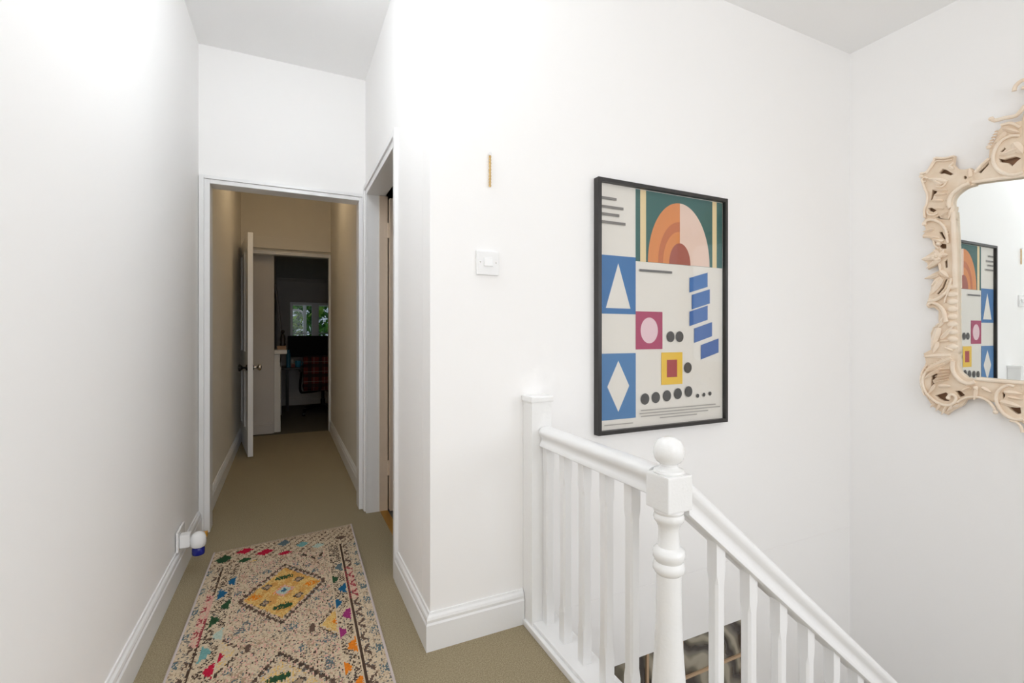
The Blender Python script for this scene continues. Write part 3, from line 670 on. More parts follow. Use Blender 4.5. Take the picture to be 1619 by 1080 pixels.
# ================================================================ CARVED MIRROR
MY0 = 1.235; AC = .485           # local a runs from the left edge towards the camera; AC = axis of symmetry
def mp_(a, z, dep): return (WX-dep, MY0-a, z)
mr = thing('carved_mirror', 'ornate cream carved-wood wall mirror with scrolls and leaves', 'mirror', (WX-.02, MY0-AC, .62))
MD = {"panel_corner":[[[-0.0041,1.864],[0.0214,1.8647],[0.0408,1.8943],[0.0518,1.9178],[0.0545,1.927],[0.0895,1.9101],[0.1249,1.9064],[0.1223,1.8826],[0.121,1.8683],[0.1313,1.8486],[0.1441,1.8364],[0.1617,1.8308],[0.184,1.8302],[0.1962,1.812],[0.1962,1.7515],[0.1717,1.7504],[0.1516,1.7448],[0.1339,1.7301],[0.121,1.7106],[0.1171,1.6918],[0.121,1.6679],[0.1261,1.6273],[0.1261,1.6076],[0.0129,1.6393],[0.0101,1.688],[0.0214,1.7092],[0.0242,1.7529],[0.0129,1.7765],[0.0044,1.8063],[-0.0013,1.839]],[[0.0654,1.8477],[0.0815,1.861],[0.0948,1.8535],[0.1236,1.8231],[0.1106,1.8189],[0.0869,1.836],[0.0735,1.8368]],[[0.1712,1.7924],[0.1691,1.7866],[0.164,1.7855],[0.159,1.7899],[0.1572,1.7971],[0.1596,1.8027],[0.1648,1.8033],[0.1696,1.7986]],[[0.0408,1.7739],[0.0627,1.7678],[0.06,1.7534],[0.0491,1.7462],[0.0436,1.7274],[0.0303,1.7097],[0.0353,1.7363]],[[0.0228,1.6884],[0.0381,1.6881],[0.06,1.6692],[0.0463,1.6607],[0.0297,1.673]],[[0.0545,1.6351],[0.0681,1.6421],[0.0762,1.6253]]],"panel_side":[[[0.0129,1.6393],[0.1261,1.6076],[0.1339,1.5308],[0.1364,1.3018],[0.1364,1.1712],[0.139,1.008],[0.1381,0.9841],[0.1175,0.9834],[0.0353,0.9986],[0.0381,1.0055],[0.0353,1.0802],[0.0436,1.1073],[0.0681,1.1136],[0.0654,1.1439],[0.0654,1.1876],[0.0463,1.2054],[0.0242,1.2032],[0.0171,1.2172],[0.0256,1.244],[0.0297,1.2676],[0.0353,1.2944],[0.0381,1.3111],[0.0491,1.3422],[0.0129,1.3461],[0.0408,1.3651],[0.0681,1.3787],[0.0627,1.4097],[0.0242,1.391],[0.0214,1.4221],[-0.0013,1.4424],[0.0353,1.4678],[0.0545,1.4816],[0.0491,1.5028],[0.0408,1.5279],[0.0242,1.548],[0.003,1.5485],[0.0044,1.562],[0.0157,1.577],[0.0129,1.5999],[0.0016,1.6143],[0.0073,1.6302]],[[0.066,1.5637],[0.0789,1.5645],[0.0922,1.5286],[0.0895,1.5192],[0.0789,1.5311]],[[0.0578,1.5121],[0.0948,1.5016],[0.0962,1.4781],[0.0735,1.4819]],[[0.0869,1.4197],[0.0988,1.4313],[0.1001,1.388],[0.0895,1.3861]],[[0.0922,1.3359],[0.1001,1.3367],[0.0948,1.319],[0.0869,1.2932],[0.0668,1.2647],[0.0551,1.2683],[0.0789,1.3006],[0.0863,1.3265]]],"panel_bottom":[[[0.0353,0.9986],[0.1175,0.9834],[0.1381,0.9841],[0.1381,0.9537],[0.1364,0.9275],[0.1449,0.8976],[0.1684,0.8735],[0.2011,0.8677],[0.2547,0.8681],[0.2971,0.8637],[0.3573,0.8651],[0.3573,0.8374],[0.3323,0.8548],[0.2971,0.8474],[0.2792,0.8251],[0.267,0.8156],[0.264,0.774],[0.2235,0.794],[0.1979,0.7825],[0.1684,0.7747],[0.155,0.7471],[0.1141,0.7153],[0.1001,0.6956],[0.0824,0.7019],[0.0427,0.7276],[0.0129,0.7785],[-0.0003,0.8321],[0.0016,0.8874],[0.0167,0.9387],[0.0073,0.9795]],[[0.0371,0.8786],[0.0609,0.8871],[0.0627,0.8738],[0.0427,0.8497],[0.05,0.8368],[0.0427,0.8045],[0.0334,0.8126],[0.0353,0.849]],[[0.05,0.7805],[0.0931,0.8009],[0.1019,0.793],[0.0984,0.7705],[0.1106,0.7588],[0.086,0.7557],[0.0645,0.7664]],[[0.1261,0.811],[0.1483,0.8134],[0.165,0.7936],[0.1449,0.7805],[0.1347,0.7967]]],"panel_scroll":[[[0.3573,0.8374],[0.3323,0.8548],[0.3119,0.8561],[0.2912,0.8468],[0.2761,0.8207],[0.2685,0.7911],[0.2792,0.7555],[0.2971,0.7213],[0.3236,0.7013],[0.3409,0.7001],[0.3573,0.7108]],[[0.2882,0.82],[0.3016,0.8336],[0.2986,0.8028],[0.2897,0.7855]],[[0.3001,0.7685],[0.3265,0.774],[0.3466,0.7647],[0.3494,0.7373],[0.3351,0.7312],[0.3148,0.7483]]],"panel_top":[[[0.1962,1.8104],[0.2107,1.8296],[0.2462,1.8509],[0.2497,1.9011],[0.267,1.932],[0.2773,1.9651],[0.2908,1.9828],[0.3337,1.9792],[0.3574,1.9785],[0.3574,1.7487],[0.3008,1.7527],[0.2601,1.7603],[0.2251,1.7637],[0.1962,1.7578]],[[0.2071,1.8046],[0.2462,1.8416],[0.2469,1.8273],[0.2197,1.796]],[[0.2807,1.8717],[0.2975,1.8864],[0.3025,1.8777],[0.2908,1.8658]],[[0.2773,1.8452],[0.2942,1.8349],[0.3305,1.8363],[0.3498,1.8207],[0.3369,1.8116],[0.3207,1.7943],[0.3075,1.8122],[0.2807,1.8256]]],"tubes":[[[[0.184,1.7614],[0.1617,1.7581],[0.1415,1.7476],[0.121,1.7303],[0.1093,1.707],[0.108,1.6809],[0.1132,1.6648]],0.009,0.009],[[[0.0101,1.6125],[0.0214,1.6272],[0.0463,1.6251],[0.0735,1.6058],[0.0922,1.5752],[0.1001,1.5371],[0.1027,1.5035]],0.008,0.005],[[[0.1158,1.3366],[0.1119,1.3107],[0.1027,1.2818],[0.0815,1.2569],[0.0545,1.2387],[0.0297,1.2369]],0.005,0.009],[[[0.0228,1.2135],[0.0408,1.226],[0.0627,1.218],[0.0815,1.1968],[0.0922,1.1664],[0.0962,1.133]],0.005,0.01],[[[0.0931,0.9515],[0.05,0.9269],[0.0167,0.8885],[0.0054,0.8418],[0.0167,0.7972],[0.0427,0.7638],[0.0753,0.7432],[0.1071,0.7407],[0.1279,0.7566],[0.1347,0.7793],[0.1244,0.7934],[0.1106,0.7896],[0.1054,0.7758]],0.006,0.007],[[[0.1227,0.9507],[0.121,0.9134],[0.1313,0.8835],[0.1516,0.8591],[0.1783,0.8486],[0.2011,0.8592]],0.009,0.009],[[[0.1381,0.7579],[0.1584,0.7778],[0.1848,0.7895],[0.2171,0.7912],[0.2423,0.7796],[0.2609,0.7571],[0.2701,0.7337]],0.005,0.006],[[[0.3294,0.8505],[0.3119,0.8549],[0.2912,0.8427],[0.2761,0.8207],[0.2716,0.7914],[0.2792,0.7596],[0.2971,0.7295],[0.3207,0.7129],[0.3437,0.7125],[0.3573,0.7167]],0.006,0.008],[[[0.3148,0.7019],[0.3351,0.6992],[0.3494,0.6817],[0.3537,0.6586]],0.004,0.006],[[[0.3466,1.9158],[0.3207,1.9256],[0.2874,1.9152],[0.267,1.8811],[0.2618,1.8411],[0.2739,1.8001],[0.3008,1.7687],[0.3337,1.7541],[0.3574,1.7603]],0.006,0.009],[[[0.1999,1.8045],[0.2215,1.8285],[0.248,1.8527]],0.006,0.006],[[[0.2549,2.0297],[0.267,2.0131],[0.3008,2.0108],[0.3337,2.0062],[0.353,2.0249],[0.3625,2.0386]],0.008,0.008],[[[0.2874,1.9841],[0.3174,1.9812],[0.3466,1.9516]],0.006,0.006],[[[-0.0041,1.864],[0.0242,1.8656],[0.0491,1.9085],[0.0545,1.9202],[0.0895,1.9068],[0.1249,1.9047]],0.005,0.005],[[[0.3288,2.1142],[0.3337,2.1345],[0.353,2.1476],[0.3656,2.1393],[0.3688,2.1112],[0.353,2.1164]],0.008,0.007],[[[0.02,1.8566],[0.0408,1.8807],[0.0545,1.9017],[0.0681,1.9029],[0.0895,1.8944],[0.1184,1.8905]],0.0035,0.0035],[[[0.0016,1.8347],[0.0143,1.7847],[0.0242,1.7529],[0.0219,1.7091],[0.0124,1.684],[0.0143,1.6424]],0.005,0.005],[[[0.1236,1.8773],[0.1132,1.8658],[0.108,1.8593],[0.1158,1.8485],[0.1261,1.8469]],0.004,0.004],[[[0.0242,1.8314],[0.0129,1.8399],[0.003,1.8343],[0.0073,1.8193],[0.0186,1.8194]],0.004,0.004],[[[0.0573,1.7828],[0.0789,1.775],[0.0935,1.7842],[0.0922,1.7995],[0.0762,1.8109]],0.0035,0.0035],[[[0.0228,1.6713],[0.0297,1.6543],[0.0491,1.6465],[0.0654,1.6545]],0.004,0.004],[[[0.0491,1.5265],[0.0532,1.5021],[0.0681,1.4828]],0.004,0.004],[[[0.1106,1.2877],[0.1067,1.2815],[0.0948,1.246],[0.0895,1.223]],0.004,0.003],[[[0.0204,0.9252],[0.0016,0.8828],[-0.0014,0.832],[0.0129,0.7762]],0.004,0.004],[[[0.2824,1.9194],[0.267,1.895],[0.2549,1.8527]],0.004,0.003]],"leaves":[[[0.1001,1.7922],[0.0242,1.8314],0.022],[[0.0789,1.785],[0.0491,1.8139],0.02],[[0.1001,1.7525],[0.0518,1.7658],0.01],[[0.0975,1.7366],[0.0518,1.7421],0.01],[[0.0842,1.7068],[0.0381,1.7186],0.013],[[0.0869,1.6695],[0.0545,1.6773],0.01],[[0.121,1.6744],[0.1054,1.6155],0.014],[[0.1001,1.6464],[0.0762,1.6353],0.01],[[0.121,1.8485],[0.108,1.8626],0.012],[[0.0842,1.5134],[0.0436,1.5342],0.02],[[0.0735,1.5321],[0.0044,1.5552],0.014],[[0.0762,1.5015],[0.0573,1.5081],0.014],[[0.0491,1.5806],[0.0073,1.5752],0.015],[[0.0681,1.4458],[0.0016,1.442],0.026],[[0.0735,1.435],[0.0214,1.3947],0.024],[[0.0627,1.4534],[0.1054,1.4469],0.024],[[0.0681,1.4559],[0.0491,1.4825],0.016],[[0.0735,1.4551],[0.0895,1.4759],0.016],[[0.0708,1.4119],[0.0762,1.3744],0.01],[[0.0735,1.3747],[0.108,1.3408],0.022],[[0.0681,1.3586],[0.0143,1.3459],0.016],[[0.0762,1.3476],[0.0408,1.3075],0.02],[[0.0789,1.3406],[0.0353,1.2638],0.026],[[0.0895,1.1532],[0.0681,1.1069],0.02],[[0.0762,1.0533],[0.1236,1.1127],0.018],[[0.0681,1.1069],[0.0408,1.0055],0.03],[[0.0735,1.0399],[0.108,1.0452],0.012],[[0.0627,1.0397],[0.0491,0.9855],0.022],[[0.121,0.9977],[0.0895,1.0134],0.01],[[0.0762,1.1269],[0.0518,1.1072],0.014],[[0.1141,0.9745],[0.0092,0.9658],0.022],[[0.1175,0.9614],[0.0204,0.9024],0.026],[[0.0931,0.936],[0.0129,0.8882],0.014],[[0.0753,0.915],[0.0092,0.8559],0.018],[[0.1106,0.9128],[0.0609,0.9051],0.008],[[0.1092,0.9003],[0.0573,0.8887],0.008],[[0.1078,0.8879],[0.0536,0.8722],0.008],[[0.1064,0.8755],[0.05,0.8557],0.008],[[0.105,0.863],[0.0463,0.8392],0.008],[[0.0681,0.8273],[0.1175,0.832],0.02],[[0.0536,0.8326],[0.0279,0.7847],0.014],[[0.2043,0.8256],[0.1979,0.7762],0.016],[[0.1848,0.8322],[0.1516,0.8116],0.014],[[0.2235,0.836],[0.2578,0.8167],0.014],[[0.1979,0.8377],[0.2107,0.8221],0.018],[[0.0536,0.7449],[0.0371,0.7224],0.012],[[0.076,0.7478],[0.0591,0.7074],0.012],[[0.098,0.7395],[0.0807,0.6927],0.012],[[0.1196,0.7424],[0.1019,0.7136],0.012],[[0.1408,0.7496],[0.1227,0.7341],0.012],[[0.2971,0.823],[0.3551,0.8213],0.02],[[0.2852,0.7808],[0.3523,0.7655],0.024],[[0.309,0.8041],[0.3551,0.7976],0.012],[[0.3008,1.9514],[0.267,1.9135],0.02],[[0.2942,1.9677],[0.3466,1.9292],0.018],[[0.3369,1.861],[0.2841,1.8521],0.02],[[0.3272,1.8915],[0.3561,1.8364],0.03],[[0.1816,1.7909],[0.1816,1.8294],0.02],[[0.2773,1.9651],[0.267,1.9622],0.008],[[0.2725,1.954],[0.2615,1.9508],0.008],[[0.2677,1.9429],[0.256,1.9394],0.008],[[0.2629,1.9317],[0.2504,1.928],0.008],[[0.258,1.9205],[0.2448,1.9165],0.008],[[0.2532,1.9092],[0.2392,1.9049],0.008]],"beads":[[0.121,1.2967],[0.121,1.2615],[0.121,1.2264],[0.121,1.1912],[0.121,1.1561],[0.121,1.1209],[0.121,1.0858],[0.121,1.0506],[0.121,1.0155]],"pearls":[[0.2549,2.0251],[0.248,1.9027],[0.0129,1.6119],[0.0681,1.5062],[0.1054,0.7758],[0.2701,0.7316],[0.0002,1.8489]],"inner":[[[0.1194,1.6469],[0.1264,1.4535],[0.1287,1.291]]],"flower":[0.0627,1.445]}
def both(fn):
    for sgn in (0, 1): fn(lambda a: a if sgn == 0 else 2*AC-a, sgn)
def carved_panel(loops, f, dep0, dep1, nm='carved_panel', mm='ground', inset=.0015):
    cu = bpy.data.curves.new('tmp', 'CURVE'); cu.dimensions = '2D'; cu.fill_mode = 'BOTH'
    bv = min(.003, (dep1-dep0)*.2); cu.extrude = (dep1-dep0)/2-bv; cu.bevel_depth = bv; cu.bevel_resolution = 1; cu.offset = -inset
    for lp in loops:
        sp = cu.splines.new('POLY'); sp.points.add(len(lp)-1); sp.use_cyclic_u = True
        for k, (a, z) in enumerate(lp): sp.points[k].co = (f(a), z, 0, 1)
    o = bpy.data.objects.new('tmp', cu); COL.objects.link(o)
    dg = bpy.context.evaluated_depsgraph_get(); me = bpy.data.meshes.new_from_object(o.evaluated_get(dg))
    bpy.data.objects.remove(o); bpy.data.curves.remove(cu)
    dm = (dep0+dep1)/2
    for v in me.vertices: v.co = mp_(v.co.x, v.co.y, dm+v.co.z)
    bmx = bmesh.new(); bmx.from_mesh(me); bmesh.ops.recalc_face_normals(bmx, faces=bmx.faces); bmx.to_mesh(me); bmx.free()
    me.materials.clear(); return link(nm, me, M[mm], mr)
panels = [(MD['panel_corner'], .012, .036), (MD['panel_side'], .012, .034), (MD['panel_bottom'], .012, .035), (MD['panel_scroll'], .012, .037), (MD['panel_top'], .012, .037),
          ([[(.352,1.745),(.485,1.735),(.485,2.23),(.455,2.25),(.42,2.20),(.395,2.12),(.372,2.06),(.352,1.985)], [(.40,1.82),(.44,1.83),(.45,1.90),(.41,1.93),(.38,1.88)]], .018, .038),
          ([[(.352,.868),(.485,.868),(.485,.60),(.44,.615),(.40,.66),(.352,.70),(.352,.76),(.39,.79),(.352,.83)], [(.42,.70),(.46,.68),(.46,.78),(.43,.79)]], .018, .038)]
for lp, d0, d1_ in panels: both(lambda f, s, lp=lp, d0=d0, d1_=d1_: carved_panel(lp, f, d0, d1_))
for lp, d0, d1_ in panels[:5]: both(lambda f, s, lp=lp: carved_panel([lp[0]], f, .0005, .007, 'hole_shade_backing', 'hole_brown', .007))  # brown sheets added behind the openwork to darken its holes
for pts, r0, r1 in MD['tubes']:
    both(lambda f, s, pts=pts, r0=r0, r1=r1: obj('carved_scroll', tube(BM(), [mp_(f(a), z, .041) for a, z in pts], r0, r1, 10), 'carve', mr, True))
def leaf(f, a, b, w, dep=.038):
    """a ribbed, tapering, slightly curling carved leaf from a to b"""
    bm = BM(); A = Vector((f(a[0]), a[1])); B = Vector((f(b[0]), b[1])); d = B-A; L = d.length; d.normalize(); n = Vector((-d.y, d.x))
    N, K = 7, 8; rings = []
    for i in range(N+1):
        u = i/N; hw = w*.5*(math.sin(PI*min(1, .12+u*.88)**.8)**.7 if u < 1 else .04)+.0006; hh = .016*(1-.55*u)*(.35+.65*math.sin(PI*(.15+.8*u)))
        c = A+d*(L*u); lift = .006*u*u
        ring = []
        for k in range(K):
            an = 2*PI*k/K; rib = 1-.34*(k % 2)
            q = c+n*(hw*math.cos(an)*rib); ring.append(bm.verts.new(mp_(q.x, q.y, dep+lift+hh*math.sin(an)*rib)))
        rings.append(ring)
    for i in range(N):
        for k in range(K): bm.faces.new((rings[i][k], rings[i][(k+1) % K], rings[i+1][(k+1) % K], rings[i+1][k]))
    bm.faces.new(rings[0]); bm.faces.new(rings[-1]); return bm
for a, b, w in MD['leaves']:
    both(lambda f, s, a=a, b=b, w=w: obj('carved_leaf', leaf(f, a, b, w), 'carve', mr, True))
# fringes of small lobes along the outer side of the main scrolls
def fringe(pts, side, L=.017, w=.011, step=.0135, skip=0):
    P = [Vector(p) for p in pts]; acc = 0; k = 0
    for i in range(len(P)-1):
        seg = P[i+1]-P[i]; ln = seg.length; d = seg.normalized(); n = Vector((-d.y, d.x))*side
        while acc < ln:
            q = P[i]+d*acc; acc += step; k += 1
            if k <= skip: continue
            tip = q+(n*.85+d*.55)*L*(1 if k % 2 else .75)
            both(lambda f, s, q=q, tip=tip: obj('carved_lobe', leaf(f, tuple(q), tuple(tip), w, .034), 'carve', mr, True))
        acc -= ln
T_ = MD['tubes']
fringe(T_[4][0][:8], -1); fringe(T_[9][0][1:6], -1, .013, .010); fringe(T_[1][0][1:6], 1, .012, .009); fringe(T_[7][0][4:9], -1, .012, .010); fringe(T_[2][0], -1, .014, .010); fringe(T_[3][0], -1, .011, .009); fringe(T_[0][0], -1, .016, .009, .012); fringe(T_[5][0], -1, .016, .009, .012)
# centre crest and foot leaves
for a, b, w in (((.485,1.99),(.485,2.20),.08),((.47,1.98),(.39,2.10),.05),((.47,1.95),(.38,1.99),.04)): both(lambda f, s, a=a, b=b, w=w: obj('carved_leaf', leaf(f, a, b, w), 'carve', mr, True))
def bead(f, a, z, ra, rz, dep=.034, hd=.010):
    bm = BM(); bmesh.ops.create_uvsphere(bm, u_segments=12, v_segments=8, radius=1)
    for v in bm.verts: v.co = mp_(f(a)+v.co.x*ra, z+v.co.y*rz, dep+v.co.z*hd)
    return bm
for a, z in MD['beads']: both(lambda f, s, a=a, z=z: obj('gadroon', bead(f, a-.003, z, .021, .0145), 'carve', mr, True))
for a, z in MD['pearls']: both(lambda f, s, a=a, z=z: obj('carved_bead', bead(f, a, z, .009, .009, .042), 'carve', mr, True))
fa, fz = .048, 1.537
# flower on the left side
F_ = MD['flower']
for k in range(7):
    an = 2*PI*k/7
    both(lambda f, s, an=an: obj('petal', bead(f, F_[0]+.013*math.cos(an), F_[1]+.013*math.sin(an), .009, .009, .046, .006), 'carve', mr, True))
both(lambda f, s: obj('flower_centre', bead(f, F_[0], F_[1], .006, .006, .050, .005), 'carve', mr, True))
# plain inner moulding beside the glass
for pts in MD['inner']:
    both(lambda f, s, pts=pts: obj('inner_moulding', tube(BM(), [mp_(f(a), z, .036) for a, z in pts], .010, .010, 10), 'carve', mr, True))
both(lambda f, s: obj('inner_moulding', tube(BM(), [mp_(f(a), z, .036) for a, z in ((.205,.872),(.30,.868),(.40,.868),(.485,.868))], .009, .009, 10), 'carve', mr, True))
both(lambda f, s: obj('inner_moulding', tube(BM(), [mp_(f(a), z, .036) for a, z in ((.19,1.765),(.26,1.758),(.36,1.745),(.485,1.738))], .008, .008, 10), 'carve', mr, True))
# glass plate
bm = BM(); box(bm, WX-.0165, WX-.0115, MY0-(2*AC-.10), MY0-.10, .848, 1.785); obj('mirror_glass', bm, 'mirror', mr)
bm = BM(); box(bm, WX-.011, WX-.0005, MY0-(2*AC-.105), MY0-.105, .85, 1.78); obj('back_board', bm, 'tan', mr)

# ================================================================ OFFICE BEYOND THE CORRIDOR
# window with two casements
wo = sroot('window_2', (.5, 8.04, 1.0))
bxo('window_sill', .02, 1.06, 7.94, 8.0, .985, 1.005, 'stone', wo, .003)
for x0, x1 in ((WX0+.002, .098), (.366, .467), (.735, .80), (WX1-.04, WX1-.002)): bxo('window_stile', x0, x1, 8.015, 8.075, WZ0+.006, WZ1-.002, 'gloss', wo, .003)
for x0, x1 in ((.098, .366), (.467, .735)):
    bxo('window_rail', x0, x1, 8.016, 8.074, WZ1-.04, WZ1-.002, 'gloss', wo, .002); bxo('window_rail', x0, x1, 8.016, 8.074, WZ0+.006, 1.045, 'gloss', wo, .002)
    bxo('glazing_bar', x0, x1, 8.03, 8.06, 1.092, 1.108, 'gloss', wo); bxo('pane', x0, x1, 8.042, 8.046, 1.045, WZ1-.04, 'pane', wo)
bxo('pane', .80, WX1-.04, 8.042, 8.046, WZ0+.006, WZ1-.002, 'pane', wo)
# fireplace surround
ms = thing('fire_surround', 'white fire surround with mantel shelf on the chimney breast beyond the door', 'fireplace', (-.08, 6.5, 0))
bxo('mantel_shelf', -.114, .012, 5.805, 7.26, .862, .908, 'stone', ms, .006); bxo('frieze', -.114, -.058, 5.83, 7.23, .72, .860, 'stone', ms, .002)
for y in (5.83, 7.05): bxo('pilaster', -.114, -.052, y, y+.18, .001, .72, 'stone', ms, .003)
bxo('hearth_opening', -.114, -.10, 6.02, 7.04, .001, .719, 'black', ms)
pb = thing('wall_mirror', 'tall dark frame leaning on the mantel shelf, seen edge-on', 'mirror', (-.09, 6.4, .91))
bm = BM()
for (y0, y1, z0, z1) in ((6.0, 6.05, 0, .74), (6.75, 6.80, 0, .74), (6.05, 6.75, 0, .05), (6.05, 6.75, .69, .74)): box(bm, -.02, .0, y0, y1, z0, z1, .003)
def lean(bm): 
    for v in bm.verts: v.co.x, v.co.z = v.co.x-.030-.11*v.co.z+.014, v.co.z*.99+.91
    return bm
obj('frame', lean(bm), 'bronze', pb); obj('mirror_glass', lean(box(BM(), -.013, -.007, 6.05, 6.75, .05, .69)), 'screen', pb)
fg = thing('figurine', 'small dark standing figurine on the mantel shelf', 'figurine', (-.02, 5.98, .908))
obj('body', lathe(BM(), [(.032, .950), (.034, .965), (.026, .985), (.03, 1.02), (.024, 1.06), (.012, 1.085)], (-.03, 5.93, 0), 14), 'bronze', fg, True)
obj('head', lathe(BM(), [(.006, 1.085), (.016, 1.096), (.019, 1.11), (.015, 1.124), (.0, 1.132)], (-.03, 5.93, 0), 14), 'bronze', fg, True)
bk = thing('small_box', 'flat tan box under the figurine on the mantel shelf', 'box', (-.03, 5.93, .9085))
bxo('box_base', -.085, .002, 5.88, 5.98, .9085, .938, 'tan', bk, .002); bxo('box_lid', -.088, .005, 5.877, 5.983, .938, .9495, 'tan', bk, .002)
# desk
dk = thing('desk', 'dark wooden desk under the office window', 'desk', (.8, 7.65, 0))
bxo('desktop', -.06, 1.7, 7.35, 7.94, .585, .612, 'wood', dk, .003)
for x in (1.60, .0): 
    for y in (7.40, 7.86): bxo('leg', x, x+.04, y, y+.04, .001, .585, 'blackmetal', dk)
mo = thing('monitor', 'wide black computer monitor on the desk in front of the window', 'monitor', (.42, 7.62, .612))
bxo('screen_panel', .025, .82, 7.60, 7.632, .752, 1.062, 'screen', mo, .004); bxo('stand_neck', .39, .45, 7.633, 7.66, .63, .95, 'blackmetal', mo); bxo('stand_foot', .30, .54, 7.55, 7.74, .6125, .629, 'blackmetal', mo, .003)
bo = thing('water_bottle', 'blue plastic water bottle at the left end of the desk', 'bottle', (.03, 7.42, .612))
obj('bottle_body', lathe(BM(), [(.024, .613), (.028, .618), (.028, .79), (.024, .815), (.016, .825)], (.034, 7.42, 0), 18), 'teal', bo, True); obj('bottle_cap', lathe(BM(), [(.018, .8255), (.019, .855), (.015, .862)], (.034, 7.42, 0), 16), 'teal', bo, True)
mg = thing('mug', 'bright cyan mug on the desk behind the water bottle', 'mug', (.155, 7.50, .612))
obj('mug_body', lathe(BM(), [(.034, .613), (.037, .62), (.038, .70), (.034, .70), (.032, .63)], (.160, 7.50, 0), 18), 'cyan', mg, True); obj('handle', tube(BM(), [(.197, 7.49, .685), (.222, 7.485, .675), (.222, 7.485, .645), (.197, 7.49, .635)], .005, n=8), 'cyan', mg, True)
nb_ = thing('card_box', 'small red and brown card box on the desk beside the mug', 'box', (.10, 7.47, .612))
bxo('box_body', .074, .118, 7.45, 7.51, .6125, .655, 'red', nb_, .002); bxo('box_lid', .072, .120, 7.448, 7.512, .655, .668, 'tan', nb_, .001)
jr = tag(obj('candle_jar', lathe(BM(), [(.018, .613), (.02, .617), (.02, .70), (.017, .706), (.017, .72), (.0, .721)], (.085, 7.56, 0), 16), 'stone', None, True), 'small white jar standing behind the card box on the desk', 'jar')
# tartan office chair
def tartan():
    m = mat('red_tartan', (130, 44, 32), .85); nt = m.node_tree; b = nt.nodes['Principled BSDF']
    tc = nt.nodes.new('ShaderNodeTexCoord'); sx_ = nt.nodes.new('ShaderNodeSeparateXYZ'); nt.links.new(tc.outputs['Object'], sx_.inputs[0])
    def band(sock, per, w, off):
        a = nt.nodes.new('ShaderNodeMath'); a.operation = 'ADD'; a.inputs[1].default_value = off+10*per; nt.links.new(sock, a.inputs[0])
        m1 = nt.nodes.new('ShaderNodeMath'); m1.operation = 'MODULO'; m1.inputs[1].default_value = per; nt.links.new(a.outputs[0], m1.inputs[0])
        l = nt.nodes.new('ShaderNodeMath'); l.operation = 'LESS_THAN'; l.inputs[1].default_value = w; nt.links.new(m1.outputs[0], l.inputs[0]); return l.outputs[0]
    cur = None
    for sock, specs in ((sx_.outputs['X'], ((.13, .045, .0, (16,12,13), .8), (.13, .006, .06, (150,142,132), .8))), (sx_.outputs['Z'], ((.13, .045, .0, (16,12,13), .8), (.13, .006, .06, (150,142,132), .8)))):
        for per, w, off, c, f_ in specs:
            mx = nt.nodes.new('ShaderNodeMix'); mx.data_type = 'RGBA'
            k = nt.nodes.new('ShaderNodeMath'); k.operation = 'MULTIPLY'; k.inputs[1].default_value = f_; nt.links.new(band(sock, per, w, off), k.inputs[0]); nt.links.new(k.outputs[0], mx.inputs['Factor'])
            if cur is None: mx.inputs['A'].default_value = lin((104, 30, 24))
            else: nt.links.new(cur, mx.inputs['A'])
            mx.inputs['B'].default_value = lin(c); cur = mx.outputs['Result']
    nt.links.new(cur, b.inputs['Base Color']); return m
M['tartan'] = tartan()
CX, CY = .46, 6.98
ch = thing('office_chair', 'red tartan swivel office chair with black arms at the desk', 'chair', (CX, CY, 0))
bxo('backrest', CX-.255, CX+.255, CY-.26, CY-.19, .375, .80, 'tartan', ch, .03); bxo('seat', CX-.25, CX+.25, CY-.18, CY+.26, .33, .40, 'tartan', ch, .025)
for s in (-1, 1):
    obj('arm', tube(BM(), [(CX+s*.275, CY-.24, .60), (CX+s*.29, CY-.22, .44), (CX+s*.285, CY-.20, .335), (CX+s*.24, CY-.17, .315), (CX+s*.05, CY-.02, .312)], .014, n=8), 'blackmetal', ch, True)
    obj('armrest', tube(BM(), [(CX+s*.275, CY-.24, .60), (CX+s*.285, CY-.08, .60), (CX+s*.285, CY+.12, .59)], .016, n=8), 'blackmetal', ch, True)
obj('gas_stem', lathe(BM(), [(.03, .10), (.03, .2), (.02, .2), (.02, .31), (.06, .311), (.06, .328)], (CX, CY, 0), 14), 'blackmetal', ch, True)
for k in range(5):
    a = 2*PI*k/5-PI/2+.25; ex, ey = CX+.29*math.cos(a), CY+.29*math.sin(a)
    lg = obj('base_leg', tube(BM(), [(CX, CY, .115), (CX+.15*math.cos(a), CY+.15*math.sin(a), .10), (ex, ey, .075)], .024, .015, n=8), 'blackmetal', ch, True)
    obj('castor', lathe(BM(), [(.02, -.02), (.028, -.015), (.028, .015), (.02, .02)], (ex, ey, .0285), 12, 'x'), 'blackmetal', lg, True)
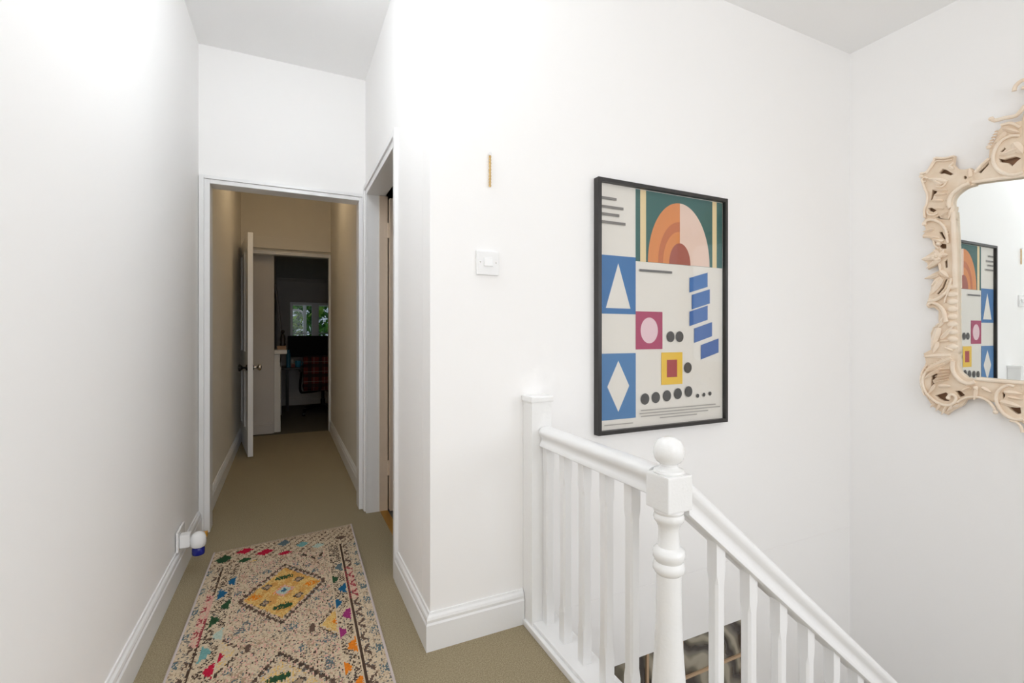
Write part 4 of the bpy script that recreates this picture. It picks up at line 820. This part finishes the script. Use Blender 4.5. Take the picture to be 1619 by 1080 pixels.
# garden beyond the window
lf_mats = [mat('leaf_green', (104, 168, 60), .5), mat('leaf_dark', (62, 116, 48), .5), mat('leaf_light', (190, 225, 110), .5)]
gd = struct('ground_garden', box(BM(), -4, 6, 8.1, 14, -.4, -.3), mat('garden_grass', (80, 110, 60), .9, bump=(60, .8, .02)))
def shrub(name, label, c, rx, ry, rz, n, seed, group=None):
    r = random.Random(seed); t = thing(name, label, 'shrub', (c[0], c[1], -.3), group)
    obj('trunk', tube(BM(), [(c[0], c[1], -.3), (c[0]+.05, c[1], .4), (c[0], c[1]+.05, c[2])], .06, .03, n=8), 'wood', t, True)
    bms = [BM() for _ in range(3)]
    for k in range(n):
        a = r.uniform(0, 2*PI); b_ = math.acos(r.uniform(-1, 1)); q = r.uniform(.75, 1.05)
        p = Vector((c[0]+rx*q*math.sin(b_)*math.cos(a), c[1]+ry*q*math.sin(b_)*math.sin(a), c[2]+rz*q*math.cos(b_)))
        u = Vector((r.gauss(0,1), r.gauss(0,1), r.gauss(0,1))).normalized(); w = u.cross(Vector((r.gauss(0,1), r.gauss(0,1), r.gauss(0,1)))).normalized(); s = r.uniform(.06, .13)
        bb = bms[r.choice((0, 0, 1, 1, 2))]
        bb.faces.new([bb.verts.new(p+x_) for x_ in (-u*s, w*s*.45+u*s*.1, u*s, -w*s*.45+u*s*.1)])
    for k, bb in enumerate(bms): obj('foliage', bb, lf_mats[k], t, kind='stuff')
shrub('garden_shrub', 'leafy green shrub outside the left half of the office window', (-.15, 10.2, 1.2), .88, .7, 1.4, 1900, 1)
shrub('garden_shrub', 'leafy green shrub outside the right half of the office window', (1.75, 10.2, 1.3), .88, .7, 1.5, 1900, 2)
shrub('garden_shrub', 'pale leafy shrub standing behind the others in the garden', (.8, 12.0, 1.3), 1.1, .6, 1.6, 1900, 3)
ga = thing('garden_arch', 'pale garden arch outside the office window', 'arch', (.2, 8.9, -.3))
obj('post', tube(BM(), [(.295, 8.9, -.3), (.295, 8.9, 1.58)], .028, n=10), 'stone', ga, True)
obj('brace', tube(BM(), [(.295, 8.9, 1.36), (.25, 8.9, 1.47), (.15, 8.9, 1.50), (.0, 8.9, 1.50)], .018, n=8), 'stone', ga, True)
obj('beam', tube(BM(), [(-.6, 8.9, 1.60), (1.0, 8.9, 1.60)], .03, n=10), 'stone', ga, True)
